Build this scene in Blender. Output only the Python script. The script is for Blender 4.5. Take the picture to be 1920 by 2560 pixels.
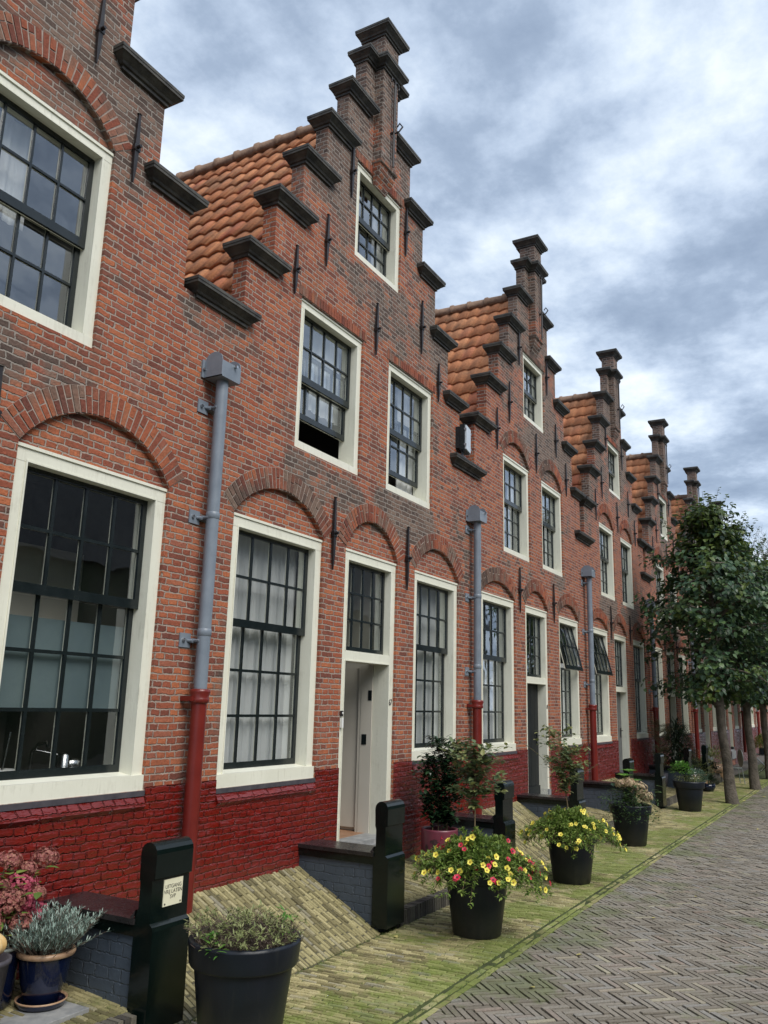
import bpy, bmesh, math, random
from mathutils import Vector, Matrix
random.seed(7)
R = math.radians
for o in list(bpy.data.objects): bpy.data.objects.remove(o)
sc = bpy.context.scene
col = sc.collection

# ------------------------------------------------------------------ camera
cam_d = bpy.data.cameras.new('camera'); cam = bpy.data.objects.new('camera', cam_d); col.objects.link(cam)
sc.camera = cam
CZ = 2.05
YAW, PITCH, ROLL, FPX = 0.520128506, 0.225444514, 0.0256887276, 2085.21
fw = Vector((math.cos(PITCH)*math.cos(YAW), math.cos(PITCH)*math.sin(YAW), math.sin(PITCH)))
r0 = Vector((math.sin(YAW), -math.cos(YAW), 0)); u0 = r0.cross(fw)
rr = r0*math.cos(ROLL)+u0*math.sin(ROLL); uu = -r0*math.sin(ROLL)+u0*math.cos(ROLL)
cam.matrix_world = Matrix(((rr.x, uu.x, -fw.x, 0), (rr.y, uu.y, -fw.y, 0), (rr.z, uu.z, -fw.z, CZ), (0, 0, 0, 1)))
cam_d.sensor_fit = 'VERTICAL'; cam_d.sensor_height = 36.0; cam_d.lens = 36.0*FPX/2560.0
cam_d.clip_start = 0.05; cam_d.clip_end = 2000
sc.render.resolution_x = 768; sc.render.resolution_y = 1024

# ------------------------------------------------------------------ world: overcast sky with clouds
SUN_EL, SUN_AZ = R(48), R(-112)     # azimuth measured from +X towards +Y
w = bpy.data.worlds.new('World'); sc.world = w; w.use_nodes = True
nt = w.node_tree; nt.nodes.clear()
def N(t, **k):
    n = nt.nodes.new(t)
    for a, b in k.items(): setattr(n, a, b)
    return n
L = lambda a, b: nt.links.new(a, b)
out = N('ShaderNodeOutputWorld')
sky = N('ShaderNodeTexSky', sky_type='NISHITA', sun_disc=False)
sky.sun_elevation = SUN_EL; sky.sun_rotation = R(90)-SUN_AZ
bg1 = N('ShaderNodeBackground'); bg1.inputs[1].default_value = 0.05; L(sky.outputs[0], bg1.inputs[0])
tc = N('ShaderNodeTexCoord'); sx = N('ShaderNodeSeparateXYZ'); L(tc.outputs['Generated'], sx.inputs[0])
mz = N('ShaderNodeMath', operation='MAXIMUM'); L(sx.outputs[2], mz.inputs[0]); mz.inputs[1].default_value = 0.0
ma = N('ShaderNodeMath', operation='ADD'); L(mz.outputs[0], ma.inputs[0]); ma.inputs[1].default_value = 0.16
dx = N('ShaderNodeMath', operation='DIVIDE'); L(sx.outputs[0], dx.inputs[0]); L(ma.outputs[0], dx.inputs[1])
dy = N('ShaderNodeMath', operation='DIVIDE'); L(sx.outputs[1], dy.inputs[0]); L(ma.outputs[0], dy.inputs[1])
cv = N('ShaderNodeCombineXYZ'); L(dx.outputs[0], cv.inputs[0]); L(dy.outputs[0], cv.inputs[1])
def noise(scale, detail, rough, dist=0.0, off=(0, 0, 0)):
    mp = N('ShaderNodeMapping'); mp.inputs['Location'].default_value = off; L(cv.outputs[0], mp.inputs[0])
    n = N('ShaderNodeTexNoise'); n.inputs['Scale'].default_value = scale; n.inputs['Detail'].default_value = detail
    n.inputs['Roughness'].default_value = rough; n.inputs['Distortion'].default_value = dist; L(mp.outputs[0], n.inputs[0]); return n
n1 = noise(2.9, 10, 0.60, 0.0, (7.3, 2.2, 0)); n2 = noise(1.0, 3, 0.5, 0.0, (2.4, 1.2, 0))
mm = N('ShaderNodeMath', operation='MULTIPLY_ADD'); L(n1.outputs[0], mm.inputs[0]); mm.inputs[1].default_value = 0.6
m2 = N('ShaderNodeMath', operation='MULTIPLY'); L(n2.outputs[0], m2.inputs[0]); m2.inputs[1].default_value = 0.4; L(m2.outputs[0], mm.inputs[2])
cr = N('ShaderNodeValToRGB'); L(mm.outputs[0], cr.inputs[0])
e = cr.color_ramp.elements
e[0].position = 0.375; e[0].color = (0.20, 0.26, 0.36, 1)
e[1].position = 0.615; e[1].color = (0.74, 0.79, 0.85, 1)
a = e.new(0.45); a.color = (0.28, 0.35, 0.46, 1)
a = e.new(0.50); a.color = (0.40, 0.48, 0.60, 1)
a = e.new(0.55); a.color = (0.54, 0.62, 0.72, 1)
bg2 = N('ShaderNodeBackground'); L(cr.outputs[0], bg2.inputs[0]); bg2.inputs[1].default_value = 0.72
mx = N('ShaderNodeMixShader'); mx.inputs[0].default_value = 0.86; L(bg1.outputs[0], mx.inputs[1]); L(bg2.outputs[0], mx.inputs[2])
L(mx.outputs[0], out.inputs[0])

sun_d = bpy.data.lights.new('sun', 'SUN'); sun = bpy.data.objects.new('sun', sun_d); col.objects.link(sun)
sun_d.energy = 1.5; sun_d.angle = R(38); sun_d.color = (1.0, 0.955, 0.88)
sdir = Vector((math.cos(SUN_EL)*math.cos(SUN_AZ), math.cos(SUN_EL)*math.sin(SUN_AZ), math.sin(SUN_EL)))
sun.rotation_euler = sdir.to_track_quat('Z', 'Y').to_euler(); sun.location = (0, -20, 30)
sc.view_settings.view_transform = 'Standard'; sc.view_settings.look = 'None'
sc.view_settings.exposure = 1.13; sc.view_settings.gamma = 1.0; sc.view_settings.use_curve_mapping = False
sc.render.engine = 'CYCLES'
sc.cycles.max_bounces = 6; sc.cycles.transparent_max_bounces = 12

# ------------------------------------------------------------------ materials
class MT:
    def __init__(s, name):
        s.m = bpy.data.materials.new(name); s.m.use_nodes = True; s.t = s.m.node_tree; s.t.nodes.clear()
        s.out = s.n('ShaderNodeOutputMaterial'); s.b = s.n('ShaderNodeBsdfPrincipled'); s.l(s.b.outputs[0], s.out.inputs[0])
    def n(s, t, **k):
        x = s.t.nodes.new(t)
        for a, b in k.items(): setattr(x, a, b)
        return x
    def l(s, a, b): s.t.links.new(a, b)
    def val(s, sock, v):
        if hasattr(v, 'is_output') or isinstance(v, bpy.types.NodeSocket): s.l(v, sock)
        else: sock.default_value = v
    def math(s, op, a, b=0.0, c=0.0, clamp=False):
        x = s.n('ShaderNodeMath', operation=op); x.use_clamp = clamp
        s.val(x.inputs[0], a); s.val(x.inputs[1], b)
        if len(x.inputs) > 2: s.val(x.inputs[2], c)
        return x.outputs[0]
    def noise(s, vec, scale, detail=3, rough=0.55, dist=0.0):
        x = s.n('ShaderNodeTexNoise'); x.inputs['Scale'].default_value = scale; x.inputs['Detail'].default_value = detail
        x.inputs['Roughness'].default_value = rough; x.inputs['Distortion'].default_value = dist
        if vec is not None: s.l(vec, x.inputs[0])
        return x.outputs[0]
    def ramp(s, f, pts, interp='LINEAR'):
        x = s.n('ShaderNodeValToRGB'); x.color_ramp.interpolation = interp; el = x.color_ramp.elements
        el[0].position = pts[0][0]; el[0].color = (*pts[0][1], 1); el[1].position = pts[-1][0]; el[1].color = (*pts[-1][1], 1)
        for p, c in pts[1:-1]: q = el.new(p); q.color = (*c, 1)
        s.l(f, x.inputs[0]); return x.outputs[0]
    def mix(s, f, a, b, mode='MIX'):
        x = s.n('ShaderNodeMix', data_type='RGBA', blend_type=mode)
        s.val(x.inputs[0], f)
        for i, v in ((6, a), (7, b)):
            if isinstance(v, tuple): x.inputs[i].default_value = (*v, 1)
            else: s.l(v, x.inputs[i])
        return x.outputs[2]
    def pos(s): return s.n('ShaderNodeNewGeometry').outputs['Position']
    def loc(s): return s.n('ShaderNodeTexCoord').outputs['Object']
    def sep(s, v):
        x = s.n('ShaderNodeSeparateXYZ'); s.l(v, x.inputs[0]); return x.outputs
    def comb(s, a, b, c=0.0):
        x = s.n('ShaderNodeCombineXYZ'); s.val(x.inputs[0], a); s.val(x.inputs[1], b); s.val(x.inputs[2], c); return x.outputs[0]
    def bump(s, h, dist=0.01, strength=1.0):
        x = s.n('ShaderNodeBump'); x.inputs['Distance'].default_value = dist; x.inputs['Strength'].default_value = strength
        s.l(h, x.inputs['Height']); s.l(x.outputs[0], s.b.inputs['Normal']); return x
    def base(s, c, rough=0.8, metal=0.0, spec=0.5, coat=0.0):
        s.val(s.b.inputs['Base Color'], (*c, 1) if isinstance(c, tuple) else c)
        s.val(s.b.inputs['Roughness'], rough); s.b.inputs['Metallic'].default_value = metal
        s.b.inputs['Specular IOR Level'].default_value = spec; s.b.inputs['Coat Weight'].default_value = coat
        return s.m
    def island(s): return s.n('ShaderNodeNewGeometry').outputs['Random Per Island']

def smooth_box(M, x, a, b, e):
    up = M.n('ShaderNodeMapRange', interpolation_type='SMOOTHSTEP'); M.l(x, up.inputs[0]); up.inputs[1].default_value = a-e; up.inputs[2].default_value = a+e
    dn = M.n('ShaderNodeMapRange', interpolation_type='SMOOTHSTEP'); M.l(x, dn.inputs[0]); dn.inputs[1].default_value = b-e; dn.inputs[2].default_value = b+e
    return M.math('SUBTRACT', up.outputs[0], dn.outputs[0], clamp=True)

def brick_uv(M, wob=0.0155):
    p = M.pos(); s = M.sep(p)
    u = M.math('ADD', s[0], s[1]); v = s[2]
    d = M.n('ShaderNodeTexNoise'); d.inputs['Scale'].default_value = 6.5; d.inputs['Detail'].default_value = 3; M.l(p, d.inputs[0])
    ds = M.sep(d.outputs['Color'])
    u2 = M.math('MULTIPLY_ADD', M.math('SUBTRACT', ds[0], 0.5), wob*2.4, u)
    v2 = M.math('MULTIPLY_ADD', M.math('SUBTRACT', ds[1], 0.5), wob*1.7, v)
    d2 = M.n('ShaderNodeTexNoise'); d2.inputs['Scale'].default_value = 34; d2.inputs['Detail'].default_value = 2; M.l(p, d2.inputs[0])
    es = M.sep(d2.outputs['Color'])
    u3 = M.math('MULTIPLY_ADD', M.math('SUBTRACT', es[0], 0.5), wob*1.5, u2)
    v3 = M.math('MULTIPLY_ADD', M.math('SUBTRACT', es[1], 0.5), wob*1.1, v2)
    return p, M.comb(u3, v3), s
def brick_tex(M, vec, mortar=0.0085, w_=0.215, h_=0.0560, smooth=0.5):
    b = M.n('ShaderNodeTexBrick'); b.offset = 0.5; b.offset_frequency = 2; b.squash = 0.5; b.squash_frequency = 2
    b.inputs['Color1'].default_value = (0, 0, 0, 1); b.inputs['Color2'].default_value = (1, 1, 1, 1); b.inputs['Mortar'].default_value = (0.5, 0.5, 0.5, 1)
    b.inputs['Scale'].default_value = 1.0; b.inputs['Mortar Size'].default_value = mortar; b.inputs['Mortar Smooth'].default_value = smooth
    b.inputs['Bias'].default_value = 0.0; b.inputs['Brick Width'].default_value = w_; b.inputs['Row Height'].default_value = h_
    M.l(vec, b.inputs['Vector']); return b

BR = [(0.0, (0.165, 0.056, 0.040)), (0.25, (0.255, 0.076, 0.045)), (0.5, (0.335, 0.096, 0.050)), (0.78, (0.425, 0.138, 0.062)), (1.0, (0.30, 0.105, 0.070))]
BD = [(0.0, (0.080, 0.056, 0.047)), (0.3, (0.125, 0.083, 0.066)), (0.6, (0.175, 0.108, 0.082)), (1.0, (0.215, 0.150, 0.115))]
MORTAR = (0.42, 0.355, 0.30)
def mat_brick(name, upper_windows=(4.60, 4.15), seed=0.0):
    M = MT(name); p, uv, s = brick_uv(M); b = brick_tex(M, uv)
    tint = b.outputs['Color']
    n_big = M.noise(p, 0.55, 3, 0.6, 0.3); n_mid = M.noise(p, 2.6, 3, 0.6)
    red = M.ramp(tint, BR); dark = M.ramp(tint, BD)
    lo = M.sep(M.loc())
    ax = M.math('ABSOLUTE', M.math('SUBTRACT', lo[0], 0.0))
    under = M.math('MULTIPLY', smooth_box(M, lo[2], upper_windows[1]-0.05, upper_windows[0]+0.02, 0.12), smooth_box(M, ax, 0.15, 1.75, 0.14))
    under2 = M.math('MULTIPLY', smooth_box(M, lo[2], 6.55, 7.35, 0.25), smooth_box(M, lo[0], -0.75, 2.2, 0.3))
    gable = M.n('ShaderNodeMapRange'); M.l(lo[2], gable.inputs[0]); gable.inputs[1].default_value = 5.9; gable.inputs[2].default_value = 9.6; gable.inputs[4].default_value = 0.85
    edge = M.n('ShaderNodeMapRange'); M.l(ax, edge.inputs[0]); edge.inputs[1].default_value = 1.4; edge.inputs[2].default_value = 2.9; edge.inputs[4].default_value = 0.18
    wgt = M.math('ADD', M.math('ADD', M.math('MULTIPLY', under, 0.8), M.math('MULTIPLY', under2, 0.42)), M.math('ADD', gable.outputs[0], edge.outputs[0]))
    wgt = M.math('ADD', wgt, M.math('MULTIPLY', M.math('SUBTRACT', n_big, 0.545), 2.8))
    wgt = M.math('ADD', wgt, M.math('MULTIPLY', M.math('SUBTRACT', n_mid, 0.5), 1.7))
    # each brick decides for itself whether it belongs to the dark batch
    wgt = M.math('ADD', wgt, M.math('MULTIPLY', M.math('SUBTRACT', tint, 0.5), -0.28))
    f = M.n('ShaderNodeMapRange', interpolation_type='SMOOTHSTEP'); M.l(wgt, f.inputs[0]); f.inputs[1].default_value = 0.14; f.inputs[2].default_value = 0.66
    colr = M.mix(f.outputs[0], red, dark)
    fine = M.noise(p, 48, 4, 0.7)
    colr = M.mix(0.75, colr, M.ramp(fine, [(0.25, (0.55, 0.55, 0.55)), (0.75, (1.35, 1.35, 1.35))]), 'MULTIPLY')
    mort = M.mix(M.noise(p, 9.0, 4, 0.7), (0.47, 0.375, 0.315), (0.20, 0.155, 0.13))
    mort = M.mix(f.outputs[0], mort, (0.28, 0.245, 0.215))
    strk = M.noise(M.comb(M.math('MULTIPLY', M.math('ADD', s[0], s[1]), 5.5), M.math('MULTIPLY', s[2], 0.55)), 1.0, 4, 0.65)
    colr = M.mix(M.ramp(strk, [(0.50, (0, 0, 0)), (0.75, (0.55, 0.55, 0.55))]), colr, (0.075, 0.058, 0.045))
    salt = M.ramp(M.noise(p, 1.6, 5, 0.72), [(0.60, (0, 0, 0)), (0.80, (0.4, 0.4, 0.4))])
    c = M.mix(b.outputs['Fac'], colr, mort)
    c = M.mix(salt, c, (0.42, 0.37, 0.34))
    h = M.math('SUBTRACT', M.math('MULTIPLY', fine, 0.45), b.outputs['Fac'])
    h = M.math('ADD', h, M.math('MULTIPLY', M.noise(p, 14, 3, 0.6), 0.9))
    h = M.math('ADD', h, M.math('MULTIPLY', tint, 0.35))
    M.bump(h, 0.014, 0.9)
    return M.base(c, 0.88, spec=0.3)
def mat_arch(name):
    M = MT(name); p = M.pos(); r = M.island(); fine = M.noise(p, 48, 4, 0.7)
    big = M.noise(p, 1.1, 3, 0.6)
    f = M.ramp(M.math('ADD', big, M.math('MULTIPLY', M.math('SUBTRACT', r, 0.5), 0.14)), [(0.42, (0, 0, 0)), (0.56, (1, 1, 1))])
    c = M.mix(f, M.ramp(r, BR), M.ramp(r, BD))
    c = M.mix(0.75, c, M.ramp(fine, [(0.25, (0.45, 0.45, 0.45)), (0.75, (1.15, 1.15, 1.15))]), 'MULTIPLY')
    M.bump(M.math('ADD', fine, M.noise(p, 16, 3)), 0.008, 0.8); return M.base(c, 0.88, spec=0.3)
def mat_noisy(name, c1, c2, scale=8, rough=0.7, bump=0.0, bscale=30, spec=0.5, detail=4, coat=0.0, r2=None):
    M = MT(name); p = M.pos()
    c = M.ramp(M.noise(p, scale, detail, 0.6), [(0.3, c1), (0.7, c2)])
    if bump: M.bump(M.noise(p, bscale, 4, 0.6), bump, 1.0)
    rg = rough
    if r2 is not None:
        q = M.n('ShaderNodeMapRange'); M.l(M.noise(p, scale*1.7, 3), q.inputs[0]); q.inputs[3].default_value = rough; q.inputs[4].default_value = r2; rg = q.outputs[0]
    return M.base(c, rg, spec=spec, coat=coat)
def mat_redpaint(name):
    M = MT(name); p, uv, s = brick_uv(M, 0.02); b = brick_tex(M, uv, 0.009, 0.215, 0.0565, 0.9)
    n = M.noise(p, 4, 4); c = M.ramp(n, [(0.3, (0.130, 0.0065, 0.004)), (0.7, (0.185, 0.010, 0.0055))])
    # dust and splashes just above the paving
    dirt = M.n('ShaderNodeMapRange'); M.l(s[2], dirt.inputs[0]); dirt.inputs[1].default_value = 0.75; dirt.inputs[2].default_value = 0.40; dirt.inputs[4].default_value = 0.55
    c = M.mix(M.math('MULTIPLY', dirt.outputs[0], M.noise(p, 7, 4, 0.7), clamp=True), c, (0.22, 0.075, 0.06))
    sc3 = M.comb(M.math('MULTIPLY', M.math('ADD', s[0], s[1]), 5.0), M.math('MULTIPLY', s[2], 17.0))
    h = M.math('SUBTRACT', M.math('MULTIPLY', M.noise(sc3, 1.0, 3, 0.5), 1.0), M.math('MULTIPLY', b.outputs['Fac'], 1.0))
    M.bump(h, 0.026, 1.0)
    rq = M.n('ShaderNodeMapRange'); M.l(M.noise(p, 5, 4, 0.7), rq.inputs[0]); rq.inputs[1].default_value = 0.35; rq.inputs[2].default_value = 0.7; rq.inputs[3].default_value = 0.16; rq.inputs[4].default_value = 0.5
    return M.base(c, rq.outputs[0], spec=0.7)
def mat_bluebrick(name):
    M = MT(name); p, uv, s = brick_uv(M, 0.02); b = brick_tex(M, uv, 0.006, 0.23, 0.075, 0.7)
    c = M.ramp(M.noise(p, 3, 4), [(0.3, (0.046, 0.062, 0.084)), (0.7, (0.068, 0.086, 0.110))])
    c = M.mix(M.ramp(M.noise(p, 9, 5, 0.7), [(0.62, (0, 0, 0)), (0.75, (0.5, 0.5, 0.5))]), c, (0.012, 0.014, 0.017))
    M.bump(M.math('SUBTRACT', M.math('MULTIPLY', M.noise(p, 12, 4), 0.7), b.outputs['Fac']), 0.012, 0.8)
    return M.base(c, 0.5, spec=0.4)
def mat_tile(name, grey=False):
    M = MT(name); p = M.pos(); r = M.island(); n = M.noise(p, 2.2, 5, 0.65); q = M.noise(p, 30, 3, 0.6)
    c = M.ramp(r, [(0, (0.40, 0.155, 0.070)), (0.45, (0.52, 0.215, 0.098)), (0.75, (0.60, 0.27, 0.13)), (1, (0.47, 0.165, 0.09))])
    c = M.mix(M.ramp(n, [(0.45, (0, 0, 0)), (0.66, (0.65, 0.65, 0.65))]), c, (0.19, 0.115, 0.07))
    c = M.mix(0.6, c, M.ramp(q, [(0.3, (0.7, 0.7, 0.7)), (0.7, (1.2, 1.2, 1.2))]), 'MULTIPLY')
    M.bump(q, 0.006, 0.6); return M.base(c, 0.75, spec=0.35)
def mat_pave(name, cols, moss_amt, gutter=False, mosscol=(0.115, 0.155, 0.028)):
    M = MT(name); p = M.pos(); s = M.sep(p); r = M.island()
    c = M.ramp(r, cols); q = M.noise(p, 60, 4, 0.65); n = M.noise(p, 1.3, 5, 0.65, 0.4); n3 = M.noise(p, 9, 4, 0.7)
    c = M.mix(0.8, c, M.ramp(q, [(0.25, (0.62, 0.62, 0.62)), (0.75, (1.3, 1.3, 1.3))]), 'MULTIPLY')
    g = M.math('ADD', M.math('MULTIPLY_ADD', n, 1.9, -0.45), M.math('MULTIPLY', n3, 0.55))
    if gutter:   # moss grows thickest along the gutter line
        d = M.math('ABSOLUTE', M.math('SUBTRACT', s[1], gutter)); mr = M.n('ShaderNodeMapRange', interpolation_type='SMOOTHSTEP'); M.l(d, mr.inputs[0]); mr.inputs[1].default_value = 0.1; mr.inputs[2].default_value = 1.15; mr.inputs[3].default_value = 0.27; mr.inputs[4].default_value = 0.0
        g = M.math('ADD', g, mr.outputs[0])
    mr = M.n('ShaderNodeMapRange', interpolation_type='SMOOTHSTEP'); M.l(g, mr.inputs[0]); mr.inputs[1].default_value = 0.95-moss_amt; mr.inputs[2].default_value = 1.30-moss_amt; mr.inputs[4].default_value = 0.72
    c = M.mix(mr.outputs[0], c, M.ramp(n3, [(0.3, mosscol), (0.7, tuple(v*1.7 for v in mosscol))]))
    c = M.mix(M.ramp(M.noise(p, 0.9, 4, 0.6), [(0.45, (0.0, 0.0, 0.0)), (0.75, (0.45, 0.45, 0.45))]), c, M.mix(0.5, c, (0.03, 0.028, 0.02)))
    M.bump(M.math('ADD', q, M.math('MULTIPLY', n3, 1.2)), 0.006, 0.8)
    ro = M.n('ShaderNodeMapRange'); M.l(n3, ro.inputs[0]); ro.inputs[3].default_value = 0.5; ro.inputs[4].default_value = 0.9
    return M.base(c, ro.outputs[0], spec=0.35)
def mat_leaf(name, c1, c2, c3, rough=0.45, trans=0.25, spec=0.4):
    M = MT(name); r = M.island(); p = M.pos()
    c = M.ramp(M.math('ADD', M.math('MULTIPLY', r, 0.75), M.math('MULTIPLY', M.noise(p, 1.4, 2), 0.25)), [(0.1, c1), (0.5, c2), (0.9, c3)])
    M.base(c, rough, spec=spec)
    tr = M.n('ShaderNodeBsdfTranslucent'); M.l(M.mix(0.5, c, (0.25, 0.35, 0.03), 'SCREEN') if False else c, tr.inputs[0])
    mx = M.n('ShaderNodeMixShader'); mx.inputs[0].default_value = trans; M.l(M.b.outputs[0], mx.inputs[1]); M.l(tr.outputs[0], mx.inputs[2]); M.l(mx.outputs[0], M.out.inputs[0])
    return M.m
def mat_glass(name):
    M = MT(name); M.t.nodes.remove(M.b); p = M.pos()
    g = M.n('ShaderNodeBsdfGlossy'); g.inputs['Roughness'].default_value = 0.015; g.inputs['Color'].default_value = (0.92, 0.96, 1, 1)
    bp = M.n('ShaderNodeBump'); bp.inputs['Distance'].default_value = 0.02; bp.inputs['Strength'].default_value = 0.14; M.l(M.noise(p, 2.4, 2), bp.inputs['Height']); M.l(bp.outputs[0], g.inputs['Normal'])
    t = M.n('ShaderNodeBsdfTransparent'); t.inputs[0].default_value = (0.965, 0.985, 0.98, 1)
    ge = M.n('ShaderNodeNewGeometry'); dt = M.n('ShaderNodeVectorMath', operation='DOT_PRODUCT'); M.l(ge.outputs['True Normal'], dt.inputs[0]); M.l(ge.outputs['Incoming'], dt.inputs[1])
    cs = M.math('SUBTRACT', 1.0, M.math('ABSOLUTE', dt.outputs['Value']))
    f = M.math('MULTIPLY_ADD', M.math('POWER', cs, 3.5), 1.0, 0.20, clamp=True)
    mx = M.n('ShaderNodeMixShader'); M.l(f, mx.inputs[0]); M.l(t.outputs[0], mx.inputs[1]); M.l(g.outputs[0], mx.inputs[2]); M.l(mx.outputs[0], M.out.inputs[0])
    return M.m
def mat_curtain(name, c=(0.66, 0.67, 0.68)):
    M = MT(name); M.base(c, 0.9, spec=0.1); tr = M.n('ShaderNodeBsdfTranslucent'); tr.inputs[0].default_value = (*c, 1)
    mx = M.n('ShaderNodeMixShader'); mx.inputs[0].default_value = 0.2; M.l(M.b.outputs[0], mx.inputs[1]); M.l(tr.outputs[0], mx.inputs[2]); M.l(mx.outputs[0], M.out.inputs[0]); return M.m

m = {}
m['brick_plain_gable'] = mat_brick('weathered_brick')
m['arch'] = mat_arch('arch_brick')
m['mortar'] = mat_noisy('mortar', (0.24, 0.19, 0.16), (0.42, 0.34, 0.29), 12, 0.95, 0.003, 60)
m['red'] = mat_redpaint('red_painted_brick')
m['cream'] = mat_noisy('cream_paint', (0.70, 0.695, 0.585), (0.78, 0.775, 0.665), 2.5, 0.38, 0.0015, 22, spec=0.4)
def mat_cream():
    M = MT('aged_cream_paint'); p = M.pos(); s_ = M.sep(p); u = M.math('ADD', s_[0], s_[1])
    c = M.ramp(M.noise(p, 2.5, 4), [(0.3, (0.70, 0.695, 0.585)), (0.7, (0.78, 0.775, 0.665))])
    st = M.noise(M.comb(M.math('MULTIPLY', u, 38.0), M.math('MULTIPLY', s_[2], 2.0)), 1.0, 4, 0.7)
    g = M.ramp(M.math('ADD', M.math('MULTIPLY', st, 0.5), M.math('MULTIPLY', M.noise(p, 5, 5, 0.7), 0.5)), [(0.52, (0, 0, 0)), (0.72, (0.6, 0.6, 0.6))])
    c = M.mix(g, c, (0.40, 0.38, 0.29)); M.bump(M.math('ADD', st, M.noise(p, 25, 3)), 0.0012); return M.base(c, 0.4, spec=0.4)
m['cream'] = mat_cream()
m['black'] = mat_noisy('black_sash_paint', (0.006, 0.010, 0.011), (0.014, 0.019, 0.020), 6, 0.22, 0.0006, 30, spec=0.5)
m['post'] = mat_noisy('green_black_gloss_paint', (0.0018, 0.005, 0.0045), (0.004, 0.009, 0.008), 5, 0.12, 0.0012, 9, spec=0.4, r2=0.25)
m['seat'] = mat_noisy('black_seat_paint', (0.010, 0.011, 0.012), (0.030, 0.026, 0.027), 7, 0.16, 0.0012, 12, spec=0.55, r2=0.4)
m['bluebrick'] = mat_bluebrick('blue_grey_painted_brick')
m['zinc'] = mat_noisy('grey_pipe_paint', (0.155, 0.185, 0.225), (0.215, 0.25, 0.295), 5, 0.38, 0.001, 20)
m['redpipe'] = mat_noisy('red_pipe_paint', (0.13, 0.014, 0.011), (0.17, 0.020, 0.015), 6, 0.3, 0.001, 20)
m['stone'] = mat_noisy('dark_coping_stone', (0.016, 0.016, 0.017), (0.085, 0.080, 0.068), 7, 0.55, 0.004, 40, r2=0.8)
m['tile'] = mat_tile('terracotta_pantile')
m['ridge'] = mat_noisy('ridge_mortar', (0.16, 0.10, 0.07), (0.30, 0.20, 0.14), 7, 0.9, 0.006, 30)
m['iron'] = mat_noisy('wrought_iron', (0.006, 0.005, 0.006), (0.022, 0.017, 0.018), 12, 0.45, 0.001, 30)
m['glass'] = mat_glass('window_glass')
m['curtain'] = mat_curtain('net_curtain')
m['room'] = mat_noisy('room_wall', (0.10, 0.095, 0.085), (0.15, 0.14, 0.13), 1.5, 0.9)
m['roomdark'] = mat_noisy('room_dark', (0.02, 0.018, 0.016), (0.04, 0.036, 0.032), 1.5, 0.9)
m['hall'] = mat_noisy('hall_door_paint', (0.56, 0.53, 0.46), (0.62, 0.59, 0.52), 1.5, 0.5)
m['woodfloor'] = mat_noisy('hall_floor', (0.24, 0.13, 0.075), (0.34, 0.19, 0.11), 6, 0.5)
m['lead'] = mat_noisy('lead_flashing', (0.045, 0.040, 0.050), (0.085, 0.078, 0.090), 12, 0.5, 0.002, 40)
m['sillstone'] = mat_noisy('worn_threshold_stone', (0.16, 0.17, 0.18), (0.36, 0.36, 0.35), 9, 0.5, 0.003, 30)
m['doorgrey'] = mat_noisy('dark_grey_door_paint', (0.006, 0.008, 0.009), (0.011, 0.014, 0.016), 3, 0.45, 0.001, 20, spec=0.2)
m['doorlight'] = mat_noisy('pale_grey_door_paint', (0.11, 0.115, 0.12), (0.155, 0.16, 0.165), 3, 0.4, 0.001, 20)
YEL = [(0, (0.15, 0.13, 0.065)), (0.3, (0.27, 0.235, 0.115)), (0.6, (0.38, 0.335, 0.165)), (0.85, (0.50, 0.44, 0.23)), (1, (0.29, 0.27, 0.20))]
GRY = [(0, (0.175, 0.152, 0.120)), (0.3, (0.225, 0.198, 0.160)), (0.6, (0.265, 0.236, 0.194)), (0.82, (0.255, 0.242, 0.218)), (0.95, (0.28, 0.225, 0.182)), (1, (0.37, 0.34, 0.25))]
m['walk'] = mat_pave('mossy_yellow_clinker', YEL, 0.15, gutter=2.95)
m['slope'] = mat_pave('yellow_clinker_slope', [(p_, tuple(v*0.80 for v in c_)) for p_, c_ in YEL], 0.07, mosscol=(0.085, 0.095, 0.028))
m['street'] = mat_pave('grey_clinker', GRY, 0.02, gutter=2.75, mosscol=(0.105, 0.12, 0.055))
m['kerb'] = mat_pave('dark_kerb_brick', [(0, (0.06, 0.055, 0.05)), (0.5, (0.105, 0.095, 0.08)), (1, (0.17, 0.155, 0.125))], -0.02)
m['bed'] = mat_noisy('joint_moss', (0.020, 0.024, 0.008), (0.075, 0.10, 0.022), 5, 0.95, 0.004, 60)
m['beddark'] = mat_noisy('joint_soil', (0.065, 0.057, 0.038), (0.115, 0.110, 0.062), 6, 0.95, 0.004, 60)
m['pot'] = mat_noisy('navy_plastic', (0.0045, 0.0075, 0.013), (0.008, 0.012, 0.020), 4, 0.42, 0.0005, 60, spec=0.4)
def mat_pot():
    M = MT('dusty_navy_plastic'); p = M.pos(); s_ = M.sep(p)
    c = M.ramp(M.noise(p, 4, 4), [(0.3, (0.0045, 0.0075, 0.013)), (0.7, (0.009, 0.013, 0.022))])
    mr = M.n('ShaderNodeMapRange'); M.l(s_[2], mr.inputs[0]); mr.inputs[1].default_value = 0.28; mr.inputs[2].default_value = 0.0; mr.inputs[4].default_value = 0.75
    d = M.math('MULTIPLY', mr.outputs[0], M.noise(p, 14, 5, 0.7), clamp=True)
    d = M.math('ADD', d, M.math('MULTIPLY', M.ramp(M.noise(M.comb(M.math('MULTIPLY', s_[0], 16.0), M.math('MULTIPLY', s_[1], 16.0), M.math('MULTIPLY', s_[2], 2.5)), 1.0, 4, 0.7), [(0.55, (0, 0, 0)), (0.8, (1, 1, 1))]), 0.16), clamp=True)
    c = M.mix(d, c, (0.10, 0.095, 0.075)); M.bump(M.noise(p, 60, 3), 0.0005); return M.base(c, 0.42, spec=0.4)
m['pot'] = mat_pot()
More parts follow.
